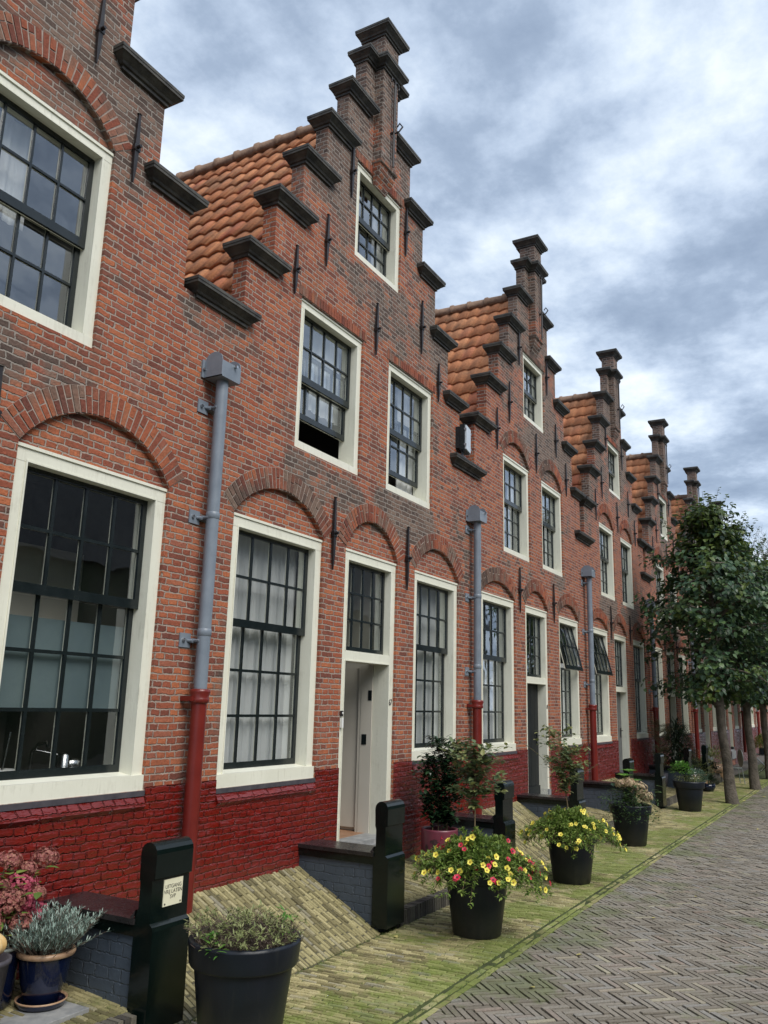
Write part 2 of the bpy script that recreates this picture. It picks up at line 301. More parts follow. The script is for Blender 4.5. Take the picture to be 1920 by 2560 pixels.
m['soil'] = mat_noisy('soil', (0.015, 0.010, 0.007), (0.05, 0.035, 0.022), 20, 0.95, 0.01, 40)
m['glaze'] = mat_noisy('blue_glaze', (0.003, 0.006, 0.022), (0.006, 0.011, 0.038), 6, 0.09, 0.0006, 12, spec=0.7)
m['rimglaze'] = mat_noisy('tan_glazed_rim', (0.30, 0.17, 0.10), (0.48, 0.32, 0.20), 14, 0.35)
m['purple'] = mat_noisy('plum_pot_glaze', (0.115, 0.022, 0.038), (0.17, 0.038, 0.058), 3, 0.35)
m['purplechip'] = mat_noisy('chipped_pot_body', (0.030, 0.012, 0.014), (0.048, 0.018, 0.02), 20, 0.7)
m['bark'] = mat_noisy('linden_bark', (0.055, 0.048, 0.036), (0.155, 0.130, 0.105), 6, 0.9, 0.03, 22)
m['stem'] = mat_noisy('plant_stem', (0.10, 0.065, 0.035), (0.20, 0.15, 0.08), 20, 0.8)
m['drystem'] = mat_noisy('dry_stems', (0.055, 0.038, 0.030), (0.13, 0.095, 0.072), 20, 0.9)
m['lf_linden'] = mat_leaf('linden_leaf', (0.022, 0.048, 0.028), (0.050, 0.100, 0.048), (0.11, 0.18, 0.06), 0.38, 0.22)
m['lf_linden2'] = mat_leaf('young_linden_leaf', (0.05, 0.085, 0.022), (0.085, 0.13, 0.03), (0.15, 0.20, 0.045), 0.4, 0.35)
m['lf_pet'] = mat_leaf('petunia_leaf', (0.07, 0.13, 0.028), (0.18, 0.28, 0.055), (0.35, 0.44, 0.11), 0.5, 0.3)
m['lf_cam'] = mat_leaf('camellia_leaf', (0.006, 0.020, 0.010), (0.014, 0.038, 0.017), (0.035, 0.075, 0.030), 0.22, 0.1)
m['lf_rose'] = mat_leaf('hedge_rose_leaf', (0.08, 0.125, 0.06), (0.17, 0.22, 0.10), (0.33, 0.33, 0.12), 0.45, 0.25)
m['lf_lav'] = mat_leaf('lavender_leaf', (0.16, 0.23, 0.19), (0.27, 0.36, 0.31), (0.40, 0.49, 0.43), 0.6, 0.15)
m['lf_pale'] = mat_leaf('sage_leaf', (0.13, 0.16, 0.055), (0.24, 0.27, 0.105), (0.34, 0.36, 0.17), 0.55, 0.25)
m['lf_bright'] = mat_leaf('bright_leaf', (0.06, 0.17, 0.03), (0.10, 0.25, 0.04), (0.19, 0.36, 0.06), 0.4, 0.3)
m['lf_box'] = mat_leaf('shrub_leaf', (0.020, 0.05, 0.018), (0.045, 0.095, 0.03), (0.09, 0.16, 0.05), 0.4, 0.2)
m['lf_dark'] = mat_leaf('dark_shrub_leaf', (0.008, 0.018, 0.010), (0.018, 0.036, 0.018), (0.04, 0.07, 0.03), 0.45, 0.15)
m['lf_fir'] = mat_leaf('blue_green_leaf', (0.05, 0.10, 0.07), (0.09, 0.16, 0.11), (0.15, 0.24, 0.16), 0.5, 0.15)
m['hyd'] = mat_leaf('hydrangea_floret', (0.24, 0.075, 0.07), (0.38, 0.13, 0.12), (0.48, 0.25, 0.17), 0.6, 0.3)
m['hydpink'] = mat_leaf('pink_floret', (0.40, 0.06, 0.11), (0.55, 0.10, 0.17), (0.60, 0.18, 0.22), 0.6, 0.3)
m['hydcream'] = mat_leaf('faded_cream_floret', (0.34, 0.26, 0.14), (0.50, 0.42, 0.25), (0.60, 0.40, 0.30), 0.6, 0.3)
m['yellow'] = mat_noisy('yellow_petal', (0.72, 0.60, 0.06), (0.82, 0.72, 0.13), 30, 0.5)
m['ycent'] = mat_noisy('flower_throat', (0.25, 0.16, 0.01), (0.35, 0.22, 0.02), 30, 0.6)
m['crimson'] = mat_noisy('crimson_petal', (0.42, 0.008, 0.03), (0.55, 0.02, 0.06), 30, 0.5)
m['white'] = mat_noisy('white_paint', (0.72, 0.72, 0.70), (0.80, 0.80, 0.78), 3, 0.4)
m['plate'] = mat_noisy('cream_enamel', (0.72, 0.69, 0.50), (0.80, 0.77, 0.58), 6, 0.3)
m['ink'] = mat_noisy('black_lettering', (0.035, 0.03, 0.028), (0.07, 0.06, 0.05), 30, 0.5)
m['steel'] = mat_noisy('steel', (0.45, 0.46, 0.47), (0.6, 0.6, 0.6), 10, 0.25)
m['steel'].node_tree.nodes['Principled BSDF'].inputs['Metallic'].default_value = 1.0
m['lens'] = mat_noisy('floodlight_lens', (0.45, 0.50, 0.54), (0.62, 0.67, 0.70), 8, 0.08)
m['frost'] = mat_noisy('frosted_film', (0.09, 0.13, 0.15), (0.16, 0.21, 0.22), 1.2, 0.45)
m['gourd'] = mat_noisy('gourd_skin', (0.60, 0.30, 0.02), (0.70, 0.62, 0.42), 7, 0.4)
m['grass'] = mat_leaf('joint_grass', (0.05, 0.09, 0.015), (0.10, 0.16, 0.03), (0.16, 0.22, 0.05), 0.6, 0.3)
m['leaffall'] = mat_leaf('fallen_leaf', (0.32, 0.26, 0.08), (0.48, 0.42, 0.13), (0.60, 0.55, 0.30), 0.6, 0.2)
m['furn'] = mat_noisy('grey_green_metal', (0.16, 0.19, 0.18), (0.24, 0.27, 0.26), 8, 0.4)
m['reflection_wall'] = mat_noisy('dark_reflected_wall', (0.02, 0.035, 0.015), (0.07, 0.09, 0.04), 3, 0.9, 0.05, 8)  # dark green for the unseen wall added to darken the pane reflections
m['ground'] = mat_noisy('ground_far', (0.07, 0.065, 0.055), (0.11, 0.10, 0.085), 2, 0.9)

# ------------------------------------------------------------------ mesh helpers
class MB:
    def __init__(s): s.v = []; s.f = []; s.mi = []; s.mats = []; s.cur = 0; s.sm = []; s.smooth = False
    def mat(s, name):
        if name not in s.mats: s.mats.append(name)
        s.cur = s.mats.index(name); return s
    def add(s, vs, fs):
        n = len(s.v); s.v.extend(vs)
        for f in fs: s.f.append(tuple(i+n for i in f)); s.mi.append(s.cur); s.sm.append(s.smooth)
    def box(s, x0, x1, y0, y1, z0, z1, skip=''):
        fs = [(0, 3, 2, 1), (4, 5, 6, 7), (0, 1, 5, 4), (1, 2, 6, 5), (2, 3, 7, 6), (3, 0, 4, 7)]
        s.add([(x0, y0, z0), (x1, y0, z0), (x1, y1, z0), (x0, y1, z0), (x0, y0, z1), (x1, y0, z1), (x1, y1, z1), (x0, y1, z1)], fs)
    def loft(s, rings, cap=True):
        n = len(rings[0]); base = []
        vs = [p for r_ in rings for p in r_]; fs = []
        for i in range(len(rings)-1):
            for j in range(n):
                a = i*n+j; b = i*n+(j+1) % n; fs.append((a, b, b+n, a+n))
        s.add(vs, fs)
        if cap:
            sm = s.smooth; s.smooth = False
            s.add(list(rings[0]), [tuple(reversed(range(n)))]); s.add(list(rings[-1]), [tuple(range(n))]); s.smooth = sm
    def tube(s, pts, rad, seg=8, cap=True):
        rings = []; pts = [Vector(p) for p in pts]
        for i, p in enumerate(pts):
            d = (pts[min(i+1, len(pts)-1)]-pts[max(i-1, 0)]).normalized()
            a = d.cross(Vector((0.3, 0.2, 1))); a = a.normalized() if a.length > 1e-3 else Vector((1, 0, 0)); b = d.cross(a)
            r_ = rad[i] if isinstance(rad, (list, tuple)) else rad
            rings.append([tuple(p+(a*math.cos(2*math.pi*k/seg)+b*math.sin(2*math.pi*k/seg))*r_) for k in range(seg)])
        s.loft(rings, cap)
    def lathe(s, prof, seg=32, cx=0, cy=0, sy=1.0):
        rings = [[(cx+r_*math.cos(2*math.pi*k/seg), cy+sy*r_*math.sin(2*math.pi*k/seg), z) for k in range(seg)] for r_, z in prof]
        vs = [p for r_ in rings for p in r_]; fs = []
        for i in range(len(rings)-1):
            for j in range(seg):
                a = i*seg+j; b = i*seg+(j+1) % seg; fs.append((a, b, b+seg, a+seg))
        s.add(vs, fs)
    def mesh(s, name):
        me = bpy.data.meshes.new(name); me.from_pydata(s.v, [], s.f)
        for n in s.mats: me.materials.append(m[n])
        me.polygons.foreach_set('material_index', s.mi); me.polygons.foreach_set('use_smooth', s.sm); me.update(); return me
    def build(s, name, parent=None, loc=(0, 0, 0), bevel=0):
        o = bpy.data.objects.new(name, s.mesh(name)); col.objects.link(o); o.location = loc
        if parent: o.parent = parent
        if bevel:
            b = o.modifiers.new('bevel', 'BEVEL'); b.width = bevel; b.segments = 2; b.limit_method = 'ANGLE'
        return o
def link(me, name, parent=None, loc=(0, 0, 0), rot=(0, 0, 0)):
    o = bpy.data.objects.new(name, me); col.objects.link(o); o.location = loc; o.rotation_euler = rot
    if parent: o.parent = parent
    return o
def tag(o, label=None, cat=None, group=None, kind=None):
    if label: o['label'] = label
    if cat: o['category'] = cat
    if group: o['group'] = group
    if kind: o['kind'] = kind
    return o
def empty(name, loc, rz=0): 
    o = bpy.data.objects.new(name, None); col.objects.link(o); o.location = loc; o.rotation_euler = (0, 0, rz); o.empty_display_size = 0.2; return o
def slab_mesh(outline, holes, y0, y1):
    """vertical slab in the x-z plane with holes; front at y0, back at y1"""
    bm = bmesh.new(); loops = [outline]+holes; es = []
    for lp in loops:
        vs = [bm.verts.new((x, y0, z)) for x, z in lp]
        es += [bm.edges.new((vs[i], vs[(i+1) % len(vs)])) for i in range(len(vs))]
    r_ = bmesh.ops.triangle_fill(bm, use_beauty=True, use_dissolve=False, edges=es, normal=(0, -1, 0))
    faces = [f for f in bm.faces]
    for f in faces:
        if f.normal.y > 0: f.normal_flip()
    d = bmesh.ops.duplicate(bm, geom=faces+list({v for f in faces for v in f.verts})+list({e_ for f in faces for e_ in f.edges}))
    nf = [g for g in d['geom'] if isinstance(g, bmesh.types.BMFace)]
    for v in {v for f in nf for v in f.verts}: v.co.y = y1
    for f in nf: f.normal_flip()
    vs, fs = [], []
    bm.verts.index_update()
    vs = [tuple(v.co) for v in bm.verts]; fs = [tuple(v.index for v in f.verts) for f in bm.faces]
    bm.free()
    def area(lp): return sum(lp[i][0]*lp[(i+1) % len(lp)][1]-lp[(i+1) % len(lp)][0]*lp[i][1] for i in range(len(lp)))
    for k, lp in enumerate(loops):
        if (area(lp) > 0) == (k > 0): lp = list(reversed(lp))
        for i in range(len(lp)):
            a, b = lp[i], lp[(i+1) % len(lp)]; n = len(vs)
            vs += [(a[0], y0, a[1]), (b[0], y0, b[1]), (b[0], y1, b[1]), (a[0], y1, a[1])]; fs.append((n+1, n, n+3, n+2))
    return vs, fs
def arc_pts(x0, x1, z, rise, n=14):
    hw = (x1-x0)/2; cx = (x0+x1)/2; Rr = (hw*hw+rise*rise)/(2*rise); th = math.asin(min(1, hw/Rr)); cz = z+rise-Rr
    return [(cx+Rr*math.sin(th-2*th*i/n), cz+Rr*math.cos(th-2*th*i/n)) for i in range(n+1)], (cx, cz, Rr, th)

# ------------------------------------------------------------------ house parts
def cap_mb(mb, x0, x1, zt, yf, yb, h=0.155, ov=0.105):
    """moulded coping stone; x0..x1 and yf..yb are its widest (top) extents"""
    prof = [(0.0, ov-0.012), (0.035, ov-0.012), (0.040, ov-0.030), (0.062, ov-0.042), (0.088, ov-0.070), (0.108, ov-0.088), (0.113, ov-0.100), (0.142, ov-0.100), (0.146, ov-0.112), (h, ov-0.112)]
    prof = [(z_*h/0.18 if z_ < 0.15 else z_, i_) for z_, i_ in prof]
    rings = []
    for z_, ins in prof:
        ins = max(0.0, ins); z = zt-h+z_
        rings.append([(x0+ins, yf+ins, z), (x1-ins, yf+ins, z), (x1-ins, yb-ins*0.5, z), (x0+ins, yb-ins*0.5, z)])
    rings.append([(x0+0.02, yf+0.02, zt+0.012), (x1-0.02, yf+0.02, zt+0.012), (x1-0.02, yb-0.02, zt+0.012), (x0+0.02, yb-0.02, zt+0.012)])
    mb.loft(rings)
def arch_ring(mb, x0, x1, z, rise, t=0.205, y=-0.003):
    pts, (cx, cz, Rr, th) = arc_pts(x0, x1, z, rise)
    # mortar bed ring
    mb.mat('mortar'); n = 24; vs = []; fs = []
    for i in range(n+1):
        a = -th+2*th*i/n
        for rr_ in (Rr-0.004, Rr+t+0.004):
            vs.append((cx+rr_*math.sin(a), -0.002, cz+rr_*math.cos(a)))
    m0 = len(vs)
    for i in range(n): fs.append((2*i, 2*i+2, 2*i+3, 2*i+1))
    mb.add(vs, [f for f in fs])
    mb.mat('arch')
    nb = max(8, int(round(2*th*(Rr+t/2)/0.062)))
    for i in range(nb):
        a0 = -th+2*th*i/nb+0.0065/Rr; a1 = -th+2*th*(i+1)/nb-0.0065/Rr
        rows = [(Rr, Rr+t)] if i % 2 == 0 else [(Rr, Rr+t*0.48), (Rr+t*0.54, Rr+t)]
        if random.random() < 0.3: rows = [(Rr, Rr+t*0.62), (Rr+t*0.68, Rr+t)]
        for ra, rb in rows:
            yj = y-0.002-random.uniform(0, 0.005); q = []
            for (a, r_) in ((a0, ra), (a1, ra), (a1, rb), (a0, rb)):
                a += random.uniform(-0.002, 0.002); r_ += random.uniform(-0.003, 0.003)
                q.append((cx+r_*math.sin(a), yj, cz+r_*math.cos(a)))
            q2 = [(x, 0.03, z_) for x, _, z_ in q]
            mb.add(q+q2, [(0, 1, 2, 3), (0, 4, 5, 1), (1, 5, 6, 2), (2, 6, 7, 3), (3, 7, 4, 0)])
def lintel(mb, x0, x1, z, h=0.115, y=-0.006):
    mb.mat('mortar'); mb.box(x0, x1, y+0.004, 0.03, z, z+h)
    mb.mat('arch'); n = int((x1-x0)/0.056); w_ = (x1-x0)/n
    for i in range(n):
        a = x0+i*w_+0.004+random.uniform(-.001, .001); b = x0+(i+1)*w_-0.004; mb.box(a, b, y-random.uniform(0, 0.006), 0.025, z+0.004, z+h-random.uniform(0.0, 0.006))
def sash_mb(x0, x1, z0, z1, y, nc, nr, brail=0.05, trail=0.045, stile=0.045, mun=0.022, d=0.035):
    s = MB(); g = MB()
    def bar(a, b, c, e_, yy0, yy1):
        s.mat('black'); s.box(a, b, yy0, yy0+(yy1-yy0)*0.6, c, e_)
        s.mat('cream'); s.box(a+0.002, b-0.002, yy0+(yy1-yy0)*0.6, yy1, c+0.002, e_-0.002)
    bar(x0, x0+stile, z0, z1, y, y+d); bar(x1-stile, x1, z0, z1, y, y+d)
    bar(x0+stile, x1-stile, z0, z0+brail, y, y+d); bar(x0+stile, x1-stile, z1-trail, z1, y, y+d)
    ax0, ax1, az0, az1 = x0+stile, x1-stile, z0+brail, z1-trail
    for i in range(1, nc):
        c = ax0+(ax1-ax0)*i/nc; bar(c-mun/2, c+mun/2, az0, az1, y+0.006, y+d-0.002)
    for j in range(1, nr):
        c = az0+(az1-az0)*j/nr
        for i in range(nc):
            a = ax0+(ax1-ax0)*i/nc+(mun/2 if i else 0); b = ax0+(ax1-ax0)*(i+1)/nc-(mun/2 if i < nc-1 else 0)
            bar(a, b, c-mun/2, c+mun/2, y+0.006, y+d-0.002)
    g.mat('glass'); yg = y+d*0.55
    for i in range(nc):
        for j in range(nr):
            a = ax0+(ax1-ax0)*i/nc; b = ax0+(ax1-ax0)*(i+1)/nc; c = az0+(az1-az0)*j/nr; e_ = az0+(az1-az0)*(j+1)/nr
            t1, t2 = random.uniform(-0.0012, 0.0012), random.uniform(-0.0012, 0.0012)
            g.add([(a, yg+t1, c), (b, yg-t1, c), (b, yg-t1+t2, e_), (a, yg+t1+t2, e_)], [(0, 1, 2, 3)])
    return s, g
def curtain_mb(x0, x1, z0, z1, y, fold=0.15, amp=0.013, mat='curtain'):
    c = MB().mat(mat); c.smooth = True; n = int((x1-x0)/0.012); vs = []; ph = random.uniform(0, 6)
    for i in range(n+1):
        x = x0+(x1-x0)*i/n; t = x/fold*2*math.pi
        a = amp*(math.sin(t+ph)+0.35*math.sin(2.3*t+1+ph)); b = amp*(math.sin(t*0.97+0.3+ph)+0.5*math.sin(2.1*t+2))
        vs += [(x, y+a*0.7, z1), (x+0.004*math.sin(t), y+b, (z0+z1)/2), (x, y+b*1.2, z0)]
    c.add(vs, [(3*i+k, 3*i+3+k, 3*i+4+k, 3*i+1+k) for i in range(n) for k in (0, 1)]); return c

cache = {}
def part(key, name, parent, fn, loc=(0, 0, 0), rot=(0, 0, 0)):
    if key not in cache:
        st = random.getstate(); random.seed(hash_key(key)); cache[key] = fn().mesh(name); random.setstate(st)
    return link(cache[key], name, parent, loc, rot)
def hash_key(k): return sum((i+1)*ord(c) for i, c in enumerate(str(k)))

FR = 0.03   # frame face set back from the wall face
def frame_mb(x0, x1, z0, z1, jw=0.11, hd=0.12, sl=0.11, ground=True):
    f = MB().mat('cream'); y0, y1 = FR, 0.24
    f.box(x0, x1, y0, y1, z1-hd, z1); f.box(x0, x1, y0-(0.022 if ground else 0.004), y1, z0, z0+sl)
    f.box(x0, x0+jw, y0+0.002, y1, z0+sl, z1-hd); f.box(x1-jw, x1, y0+0.002, y1, z0+sl, z1-hd)
    # raised bead round the outer edge, top fillet and chamfered inner lip
    f.box(x0+0.001, x1-0.001, y0-0.012, y0, z1-0.028, z1-0.004)
    q = 0.014
    f.box(x0+jw-q, x0+jw, y0-0.005, y0+0.002, z0+sl, z1-hd+q); f.box(x1-jw, x1-jw+q, y0-0.005, y0+0.002, z0+sl, z1-hd+q)
    f.box(x0+jw, x1-jw, y0-0.005, y0, z1-hd, z1-hd+q)
    # sloping top of the sill
    a, b, z = x0+jw, x1-jw, z0+sl
    f.add([(a, y0+0.01, z+0.001), (b, y0+0.01, z+0.001), (b, y1, z+0.03), (a, y1, z+0.03)], [(0, 1, 2, 3)])
    # pale inner lining, behind
    return f
def window(key, house, x0, x1, z0, z1, nc, ru, rl, split, ground=True, curtain=None, openz=0.0, tilt=0.0, wide=0.0):
    jw, hd, sl = (0.115, 0.125, 0.115) if ground else (0.10, 0.10, 0.095)
    w_ = part(('frame', key), 'window', house, lambda: frame_mb(x0, x1, z0, z1, jw, hd, sl, ground))
    a, b, c, d = x0+jw-0.004, x1-jw+0.004, z0+sl+0.012, z1-hd+0.004
    mun = 0.026 if ground else 0.020
    mid = c+(d-c)*split
    yu, yl = FR+0.085, FR+0.135
    U = sash_mb(a, b, mid-0.035, d, 0, nc, ru, 0.075, 0.045, 0.05, mun, 0.04)
    ztop = d
    def put(MBx, nm, ky, loc, rot):
        return part((ky, key), nm, w_, lambda: MBx, loc, rot)
    if tilt:
        for mbx in U: mbx.v = [(x, y, z-ztop) for x, y, z in mbx.v]
        put(U[0], 'sash', 'us', (0, yu, ztop), (-tilt, 0, 0)); put(U[1], 'glass', 'ug', (0, yu, ztop), (-tilt, 0, 0))
    else:
        put(U[0], 'sash', 'us', (0, yu, 0), (0, 0, 0)); put(U[1], 'glass', 'ug', (0, yu, 0), (0, 0, 0))
    Lw = sash_mb(a, b, c, mid+0.03, 0, nc, rl, 0.065, 0.045, 0.05, mun, 0.04)
    put(Lw[0], 'sash', 'ls', (0, yl, openz), (0, 0, 0)); put(Lw[1], 'glass', 'lg', (0, yl, openz), (0, 0, 0))
    if curtain:
        for i, (ca, cb, cc, cd) in enumerate(curtain):
            part(('cur', key, i), 'curtain', w_, lambda: curtain_mb(a+(b-a)*ca, a+(b-a)*cb, c+(d-c)*cc, c+(d-c)*cd, 0.275))
    return w_

def text_mesh(s, size, mat, extrude=0.002, font_space=1.0):
    cu = bpy.data.curves.new('txt', 'FONT'); cu.body = s; cu.size = size; cu.extrude = extrude; cu.align_x = 'CENTER'; cu.align_y = 'CENTER'; cu.space_line = 0.95; cu.space_character = font_space
    o = bpy.data.objects.new('txt', cu); col.objects.link(o); dg = bpy.context.evaluated_depsgraph_get()
    me = bpy.data.meshes.new_from_object(o.evaluated_get(dg)); bpy.data.objects.remove(o); me.materials.clear(); me.materials.append(m[mat]); return me

A_STEP = [(2.66, 6.52), (2.24, 7.35), (1.79, 8.13), (1.36, 8.90), (0.94, 9.66), (0.54, 10.46)]
B_STEP = [(2.92, 6.53), (2.43, 7.38), (1.92, 8.12), (1.42, 8.88), (0.96, 9.65), (0.53, 10.43)]
OV = 0.11
def house(k, Xc, kind, label):
    H = empty('brick_house', (Xc, 5.0, 0)); tag(H, label, 'house', 'stepped gable houses in one brick row')
    steps = A_STEP if kind in ('one', 'two') else B_STEP
    base = 2.965; zb = 5.47
    # openings: (x0,x1,z0,z1,arch rise or 0)
    if kind == 'two':
        op = [('gl', -2.49, -0.97, 1.29, 3.77, 0.37), ('d', -0.52, 0.71, 0.2, 3.77, 0.40), ('gr', 1.18, 2.56, 1.36, 3.77, 0.37),
              ('ul', -1.60, -0.28, 4.66, 6.38, 0), ('ur', 0.36, 1.64, 4.66, 6.38, 0), ('at', -0.56, 0.605, 7.42, 8.745, 0)]
        anch = [(-.72, 8.1, 8.83), (-1.2, 6.93, 7.59), (-1.77, 6.32, 6.89), (.70, 8.03, 8.76), (1.22, 6.8, 7.6), (1.77, 6.28, 6.86), (-.02, 6.3, 7.0), (-.82, 3.46, 4.28), (.92, 3.46, 4.28)]
    elif kind == 'one':
        op = [('gl', -2.49, -0.97, 1.34, 3.78, 0.36), ('d', -0.55, 0.65, 0.2, 3.78, 0.36), ('gr', 1.10, 2.58, 1.34, 3.78, 0.39),
              ('ul', -1.62, -0.30, 4.68, 6.42, 0.33), ('ur', 0.33, 1.65, 4.68, 6.42, 0.33), ('at', -0.56, 0.605, 7.42, 8.745, 0)]
        anch = [(-.72, 8.1, 8.83), (-1.3, 7.0, 7.65), (-1.8, 6.25, 6.9), (.70, 8.03, 8.76), (1.34, 7.04, 7.67), (1.83, 6.25, 6.9), (0.0, 6.75, 7.35), (-.87, 3.6, 4.3), (.87, 3.55, 4.24)]
    else:
        op = [('gl', -2.535, -1.10, 1.36, 3.78, 0.23), ('d', -0.61, 0.60, 0.2, 3.78, 0.30), ('gr', 1.225, 2.54, 1.36, 3.78, 0.27),
              ('ul', -1.60, -0.30, 4.55, 6.25, 0.32), ('ur', 0.35, 1.60, 4.55, 6.25, 0.32), ('at', -0.565, 0.60, 7.21, 8.51, 0)]
        anch = [(-.84, 8.1, 8.8), (-1.34, 6.84, 7.6), (-1.92, 6.2, 6.93), (.70, 8.05, 8.8), (1.2, 6.91, 7.6), (1.82, 6.25, 6.95), (0.02, 6.28, 7.05), (-.93, 3.6, 4.37), (.87, 3.6, 4.33)]
    K = kind
    def wall_fn():
        zr_ = 5.64 if K == 'one' else 5.52; zl_ = 5.64 if K == 'two' else 5.52
        pts = [(-base, -0.3), (base, -0.3), (base, zr_)]
        xs = [s_[0]-OV for s_ in steps]; zs = [s_[1]-0.10 for s_ in steps]
        pts.append((xs[0], zr_))
        for i in range(6):
            pts.append((xs[i], zs[i])); 
            if i < 5: pts.append((xs[i+1], zs[i]))
        left = [(-x, z) for x, z in pts[3:]]; left[0] = (left[0][0], zl_)
        pts += list(reversed(left)); pts.append((-base, zl_))
        holes = []
        for nm, a, b, c, d, rise in op:
            if rise:
                ap, _ = arc_pts(a, b, d, rise, 16); holes.append([(a, c), (b, c)]+ap)
            else: holes.append([(a, c), (b, c), (b, d), (a, d)])
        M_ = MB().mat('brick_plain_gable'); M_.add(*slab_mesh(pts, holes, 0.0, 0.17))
        # column above the top step, pilaster and its rounded corbel
        M_.box(-0.20, 0.18, 0.001, 0.169, 10.30, 10.86)
        M_.box(-0.205, 0.185, -0.13, 0.002, 8.93, 10.86)
        pr = [(0.0, 8.93), (0.02, 8.86), (0.05, 8.80), (0.09, 8.72), (0.115, 8.60)]
        M_.loft([[(-0.225+i*0.5, -0.145+i, z), (0.205-i*0.5, -0.145+i, z), (0.205-i*0.5, 0.003, z), (-0.225+i*0.5, 0.003, z)] for i, z in ((0.0, 8.945), (0.0, 8.905), (0.025, 8.89), (0.035, 8.83), (0.06, 8.77), (0.10, 8.70), (0.13, 8.62))][::-1])
        return M_
    part(('wall', K), 'wall', H, wall_fn)
    def body_fn():   # party walls, back wall
        M_ = MB().mat('brick_plain_gable')
        M_.box(-base, -base+0.2, 0.17, 9.3, -0.3, 5.6); M_.box(base-0.2, base, 0.17, 9.3, -0.3, 5.6)
        M_.loft([[(-base, y, -0.3), (base, y, -0.3), (base, y, 5.6), (0, y, 9.85), (-base, y, 5.6)] for y in (9.3, 9.1)]); return M_
    part(('body', 'all'), 'back_wall', H, body_fn)
    for nm, a, b, c, d, rise in op:
        if rise:
            def tymp_fn():
                M_ = MB().mat('brick_plain_gable'); ap, _ = arc_pts(a-0.004, b+0.004, d+0.001, rise+0.004, 16)
                M_.add(*slab_mesh([(a-0.004, d+0.001), (b+0.004, d+0.001)]+ap[1:-1], [], 0.045, 0.165)); return M_
            part(('tymp', K, nm), 'arch_infill', H, tymp_fn)
            o = part(('arch', K, nm), 'brick_arch', H, lambda: (lambda q: (arch_ring(q, a, b, d+0.01, rise), q)[1])(MB()))
        else:
            o = part(('lint', K, nm), 'brick_lintel', H, lambda: (lambda q: (lintel(q, a-0.06, b+0.06, d+0.004), q)[1])(MB()))
    # red painted plinth with ledges below the windows
    def plinth_fn(which):
        M_ = MB().mat('red'); zt = 1.365
        g1 = next(o_ for o_ in op if o_[0] == 'gl'); g2 = next(o_ for o_ in op if o_[0] == 'gr'); dd = next(o_ for o_ in op if o_[0] == 'd')
        def run(a, b, g):
            zl = g[3]-0.10
            lp = [(a, -0.3), (b, -0.3), (b, zt), (g[2]+0.01, zt), (g[2]+0.01, zl), (g[1]-0.01, zl), (g[1]-0.01, zt), (a, zt)]
            M_.mat('red'); M_.add(*slab_mesh(lp, [], -0.014, -0.001))
            x0, x1 = g[1]+0.0, g[2]+0.0; n = len(M_.v)
            M_.add([(x0, -0.040, zl-0.015), (x1, -0.040, zl-0.015), (x1, -0.003, zl+0.062), (x0, -0.003, zl+0.062), (x0, -0.0135, zl-0.045), (x1, -0.0135, zl-0.045)], [(0, 1, 2, 3), (4, 5, 1, 0), (0, 3, 4), (1, 5, 2)])
            M_.mat('lead'); M_.box(x0-0.005, x1+0.005, -0.012, 0.05, zl+0.058, g[3]-0.002)
        if which == 0: run(-base, dd[1], g1)
        else: run(dd[2], base, g2)
        return M_
    part(('plinth', K, 0), 'plinth', H, lambda: plinth_fn(0)); part(('plinth', K, 1), 'plinth', H, lambda: plinth_fn(1))
    # copings
    def cap(key, x0, x1, zt, yf=-0.12, yb=0.24):
        part(('cap', K, key), 'gable_coping', H, lambda: (lambda q: (q.mat('stone'), cap_mb(q, x0, x1, zt, yf, yb), q)[2])(MB()))
    for i in range(5):
        w0 = steps[i][0]; w1 = steps[i+1][0]-OV-0.17
        if i == 4: w1 = 0.24
        cap(('L', i), -w0, -w1, steps[i][1]); cap(('R', i), w1, w0, steps[i][1])
    z6 = steps[5][1]
    def topstep():
        q = MB().mat('stone'); cap_mb(q, -0.54, 0.54, z6, -0.12, 0.24); cap_mb(q, -0.315, 0.295, z6+0.004, -0.245, 0.20); return q
    part(('cap6', K), 'gable_coping', H, topstep)
    cap('top', -0.315, 0.295, 10.985, -0.245, 0.28)
    # wall anchors
    def anchor():
        q = MB().mat('iron'); h = 0.36
        prof = [(-1, 0.004), (-0.6, 0.017), (-0.12, 0.022), (-0.09, 0.034), (0.06, 0.034), (0.09, 0.022), (0.6, 0.016), (0.97, 0.012), (1, 0.022)]
        q.loft([[(-w_, -0.035-w_*0.5, z*h), (w_, -0.035-w_*0.5, z*h), (w_, -0.02, z*h), (-w_, -0.02, z*h)] for z, w_ in prof])
        q.box(-0.012, 0.012, -0.03, 0.02, -0.02, 0.02); q.lathe([(0.0, -0.001), (0.001, 0)], 6)
        q.tube([(0, -0.09, 0.0), (0, 0.02, 0.0)], 0.016, 8); return q
    for x, a, b in anch:
        o = part('anchor', 'wall_anchor', H, anchor, (x, 0, (a+b)/2)); o.scale = (1, 1, (b-a)/0.72)
    def panchor():
        q = MB().mat('iron'); h = 0.62
        q.tube([(0, -0.05, -h), (0.0, -0.055, h)], [0.015, 0.02], 6)
        for sx in (-1, 1): q.tube([(0.0, -0.055, h-0.02)]+[(sx*(0.05-0.05*math.cos(t)), -0.055, h+0.02+0.055*math.sin(t)) for t in [0.3, 0.9, 1.5, 2.2, 2.9, 3.5]], 0.011, 6)
        q.tube([(0, -0.05, -0.12), (0.0, -0.13, -0.11), (0.02, -0.17, -0.04), (0.01, -0.13, 0.02), (0, -0.10, -0.03)], 0.012, 6)
        q.tube([(0, 0.0, -0.1), (0, -0.06, -0.1)], 0.02, 6); return q
    part('panchor', 'wall_anchor', H, panchor, (0.02, -0.13, 9.56))
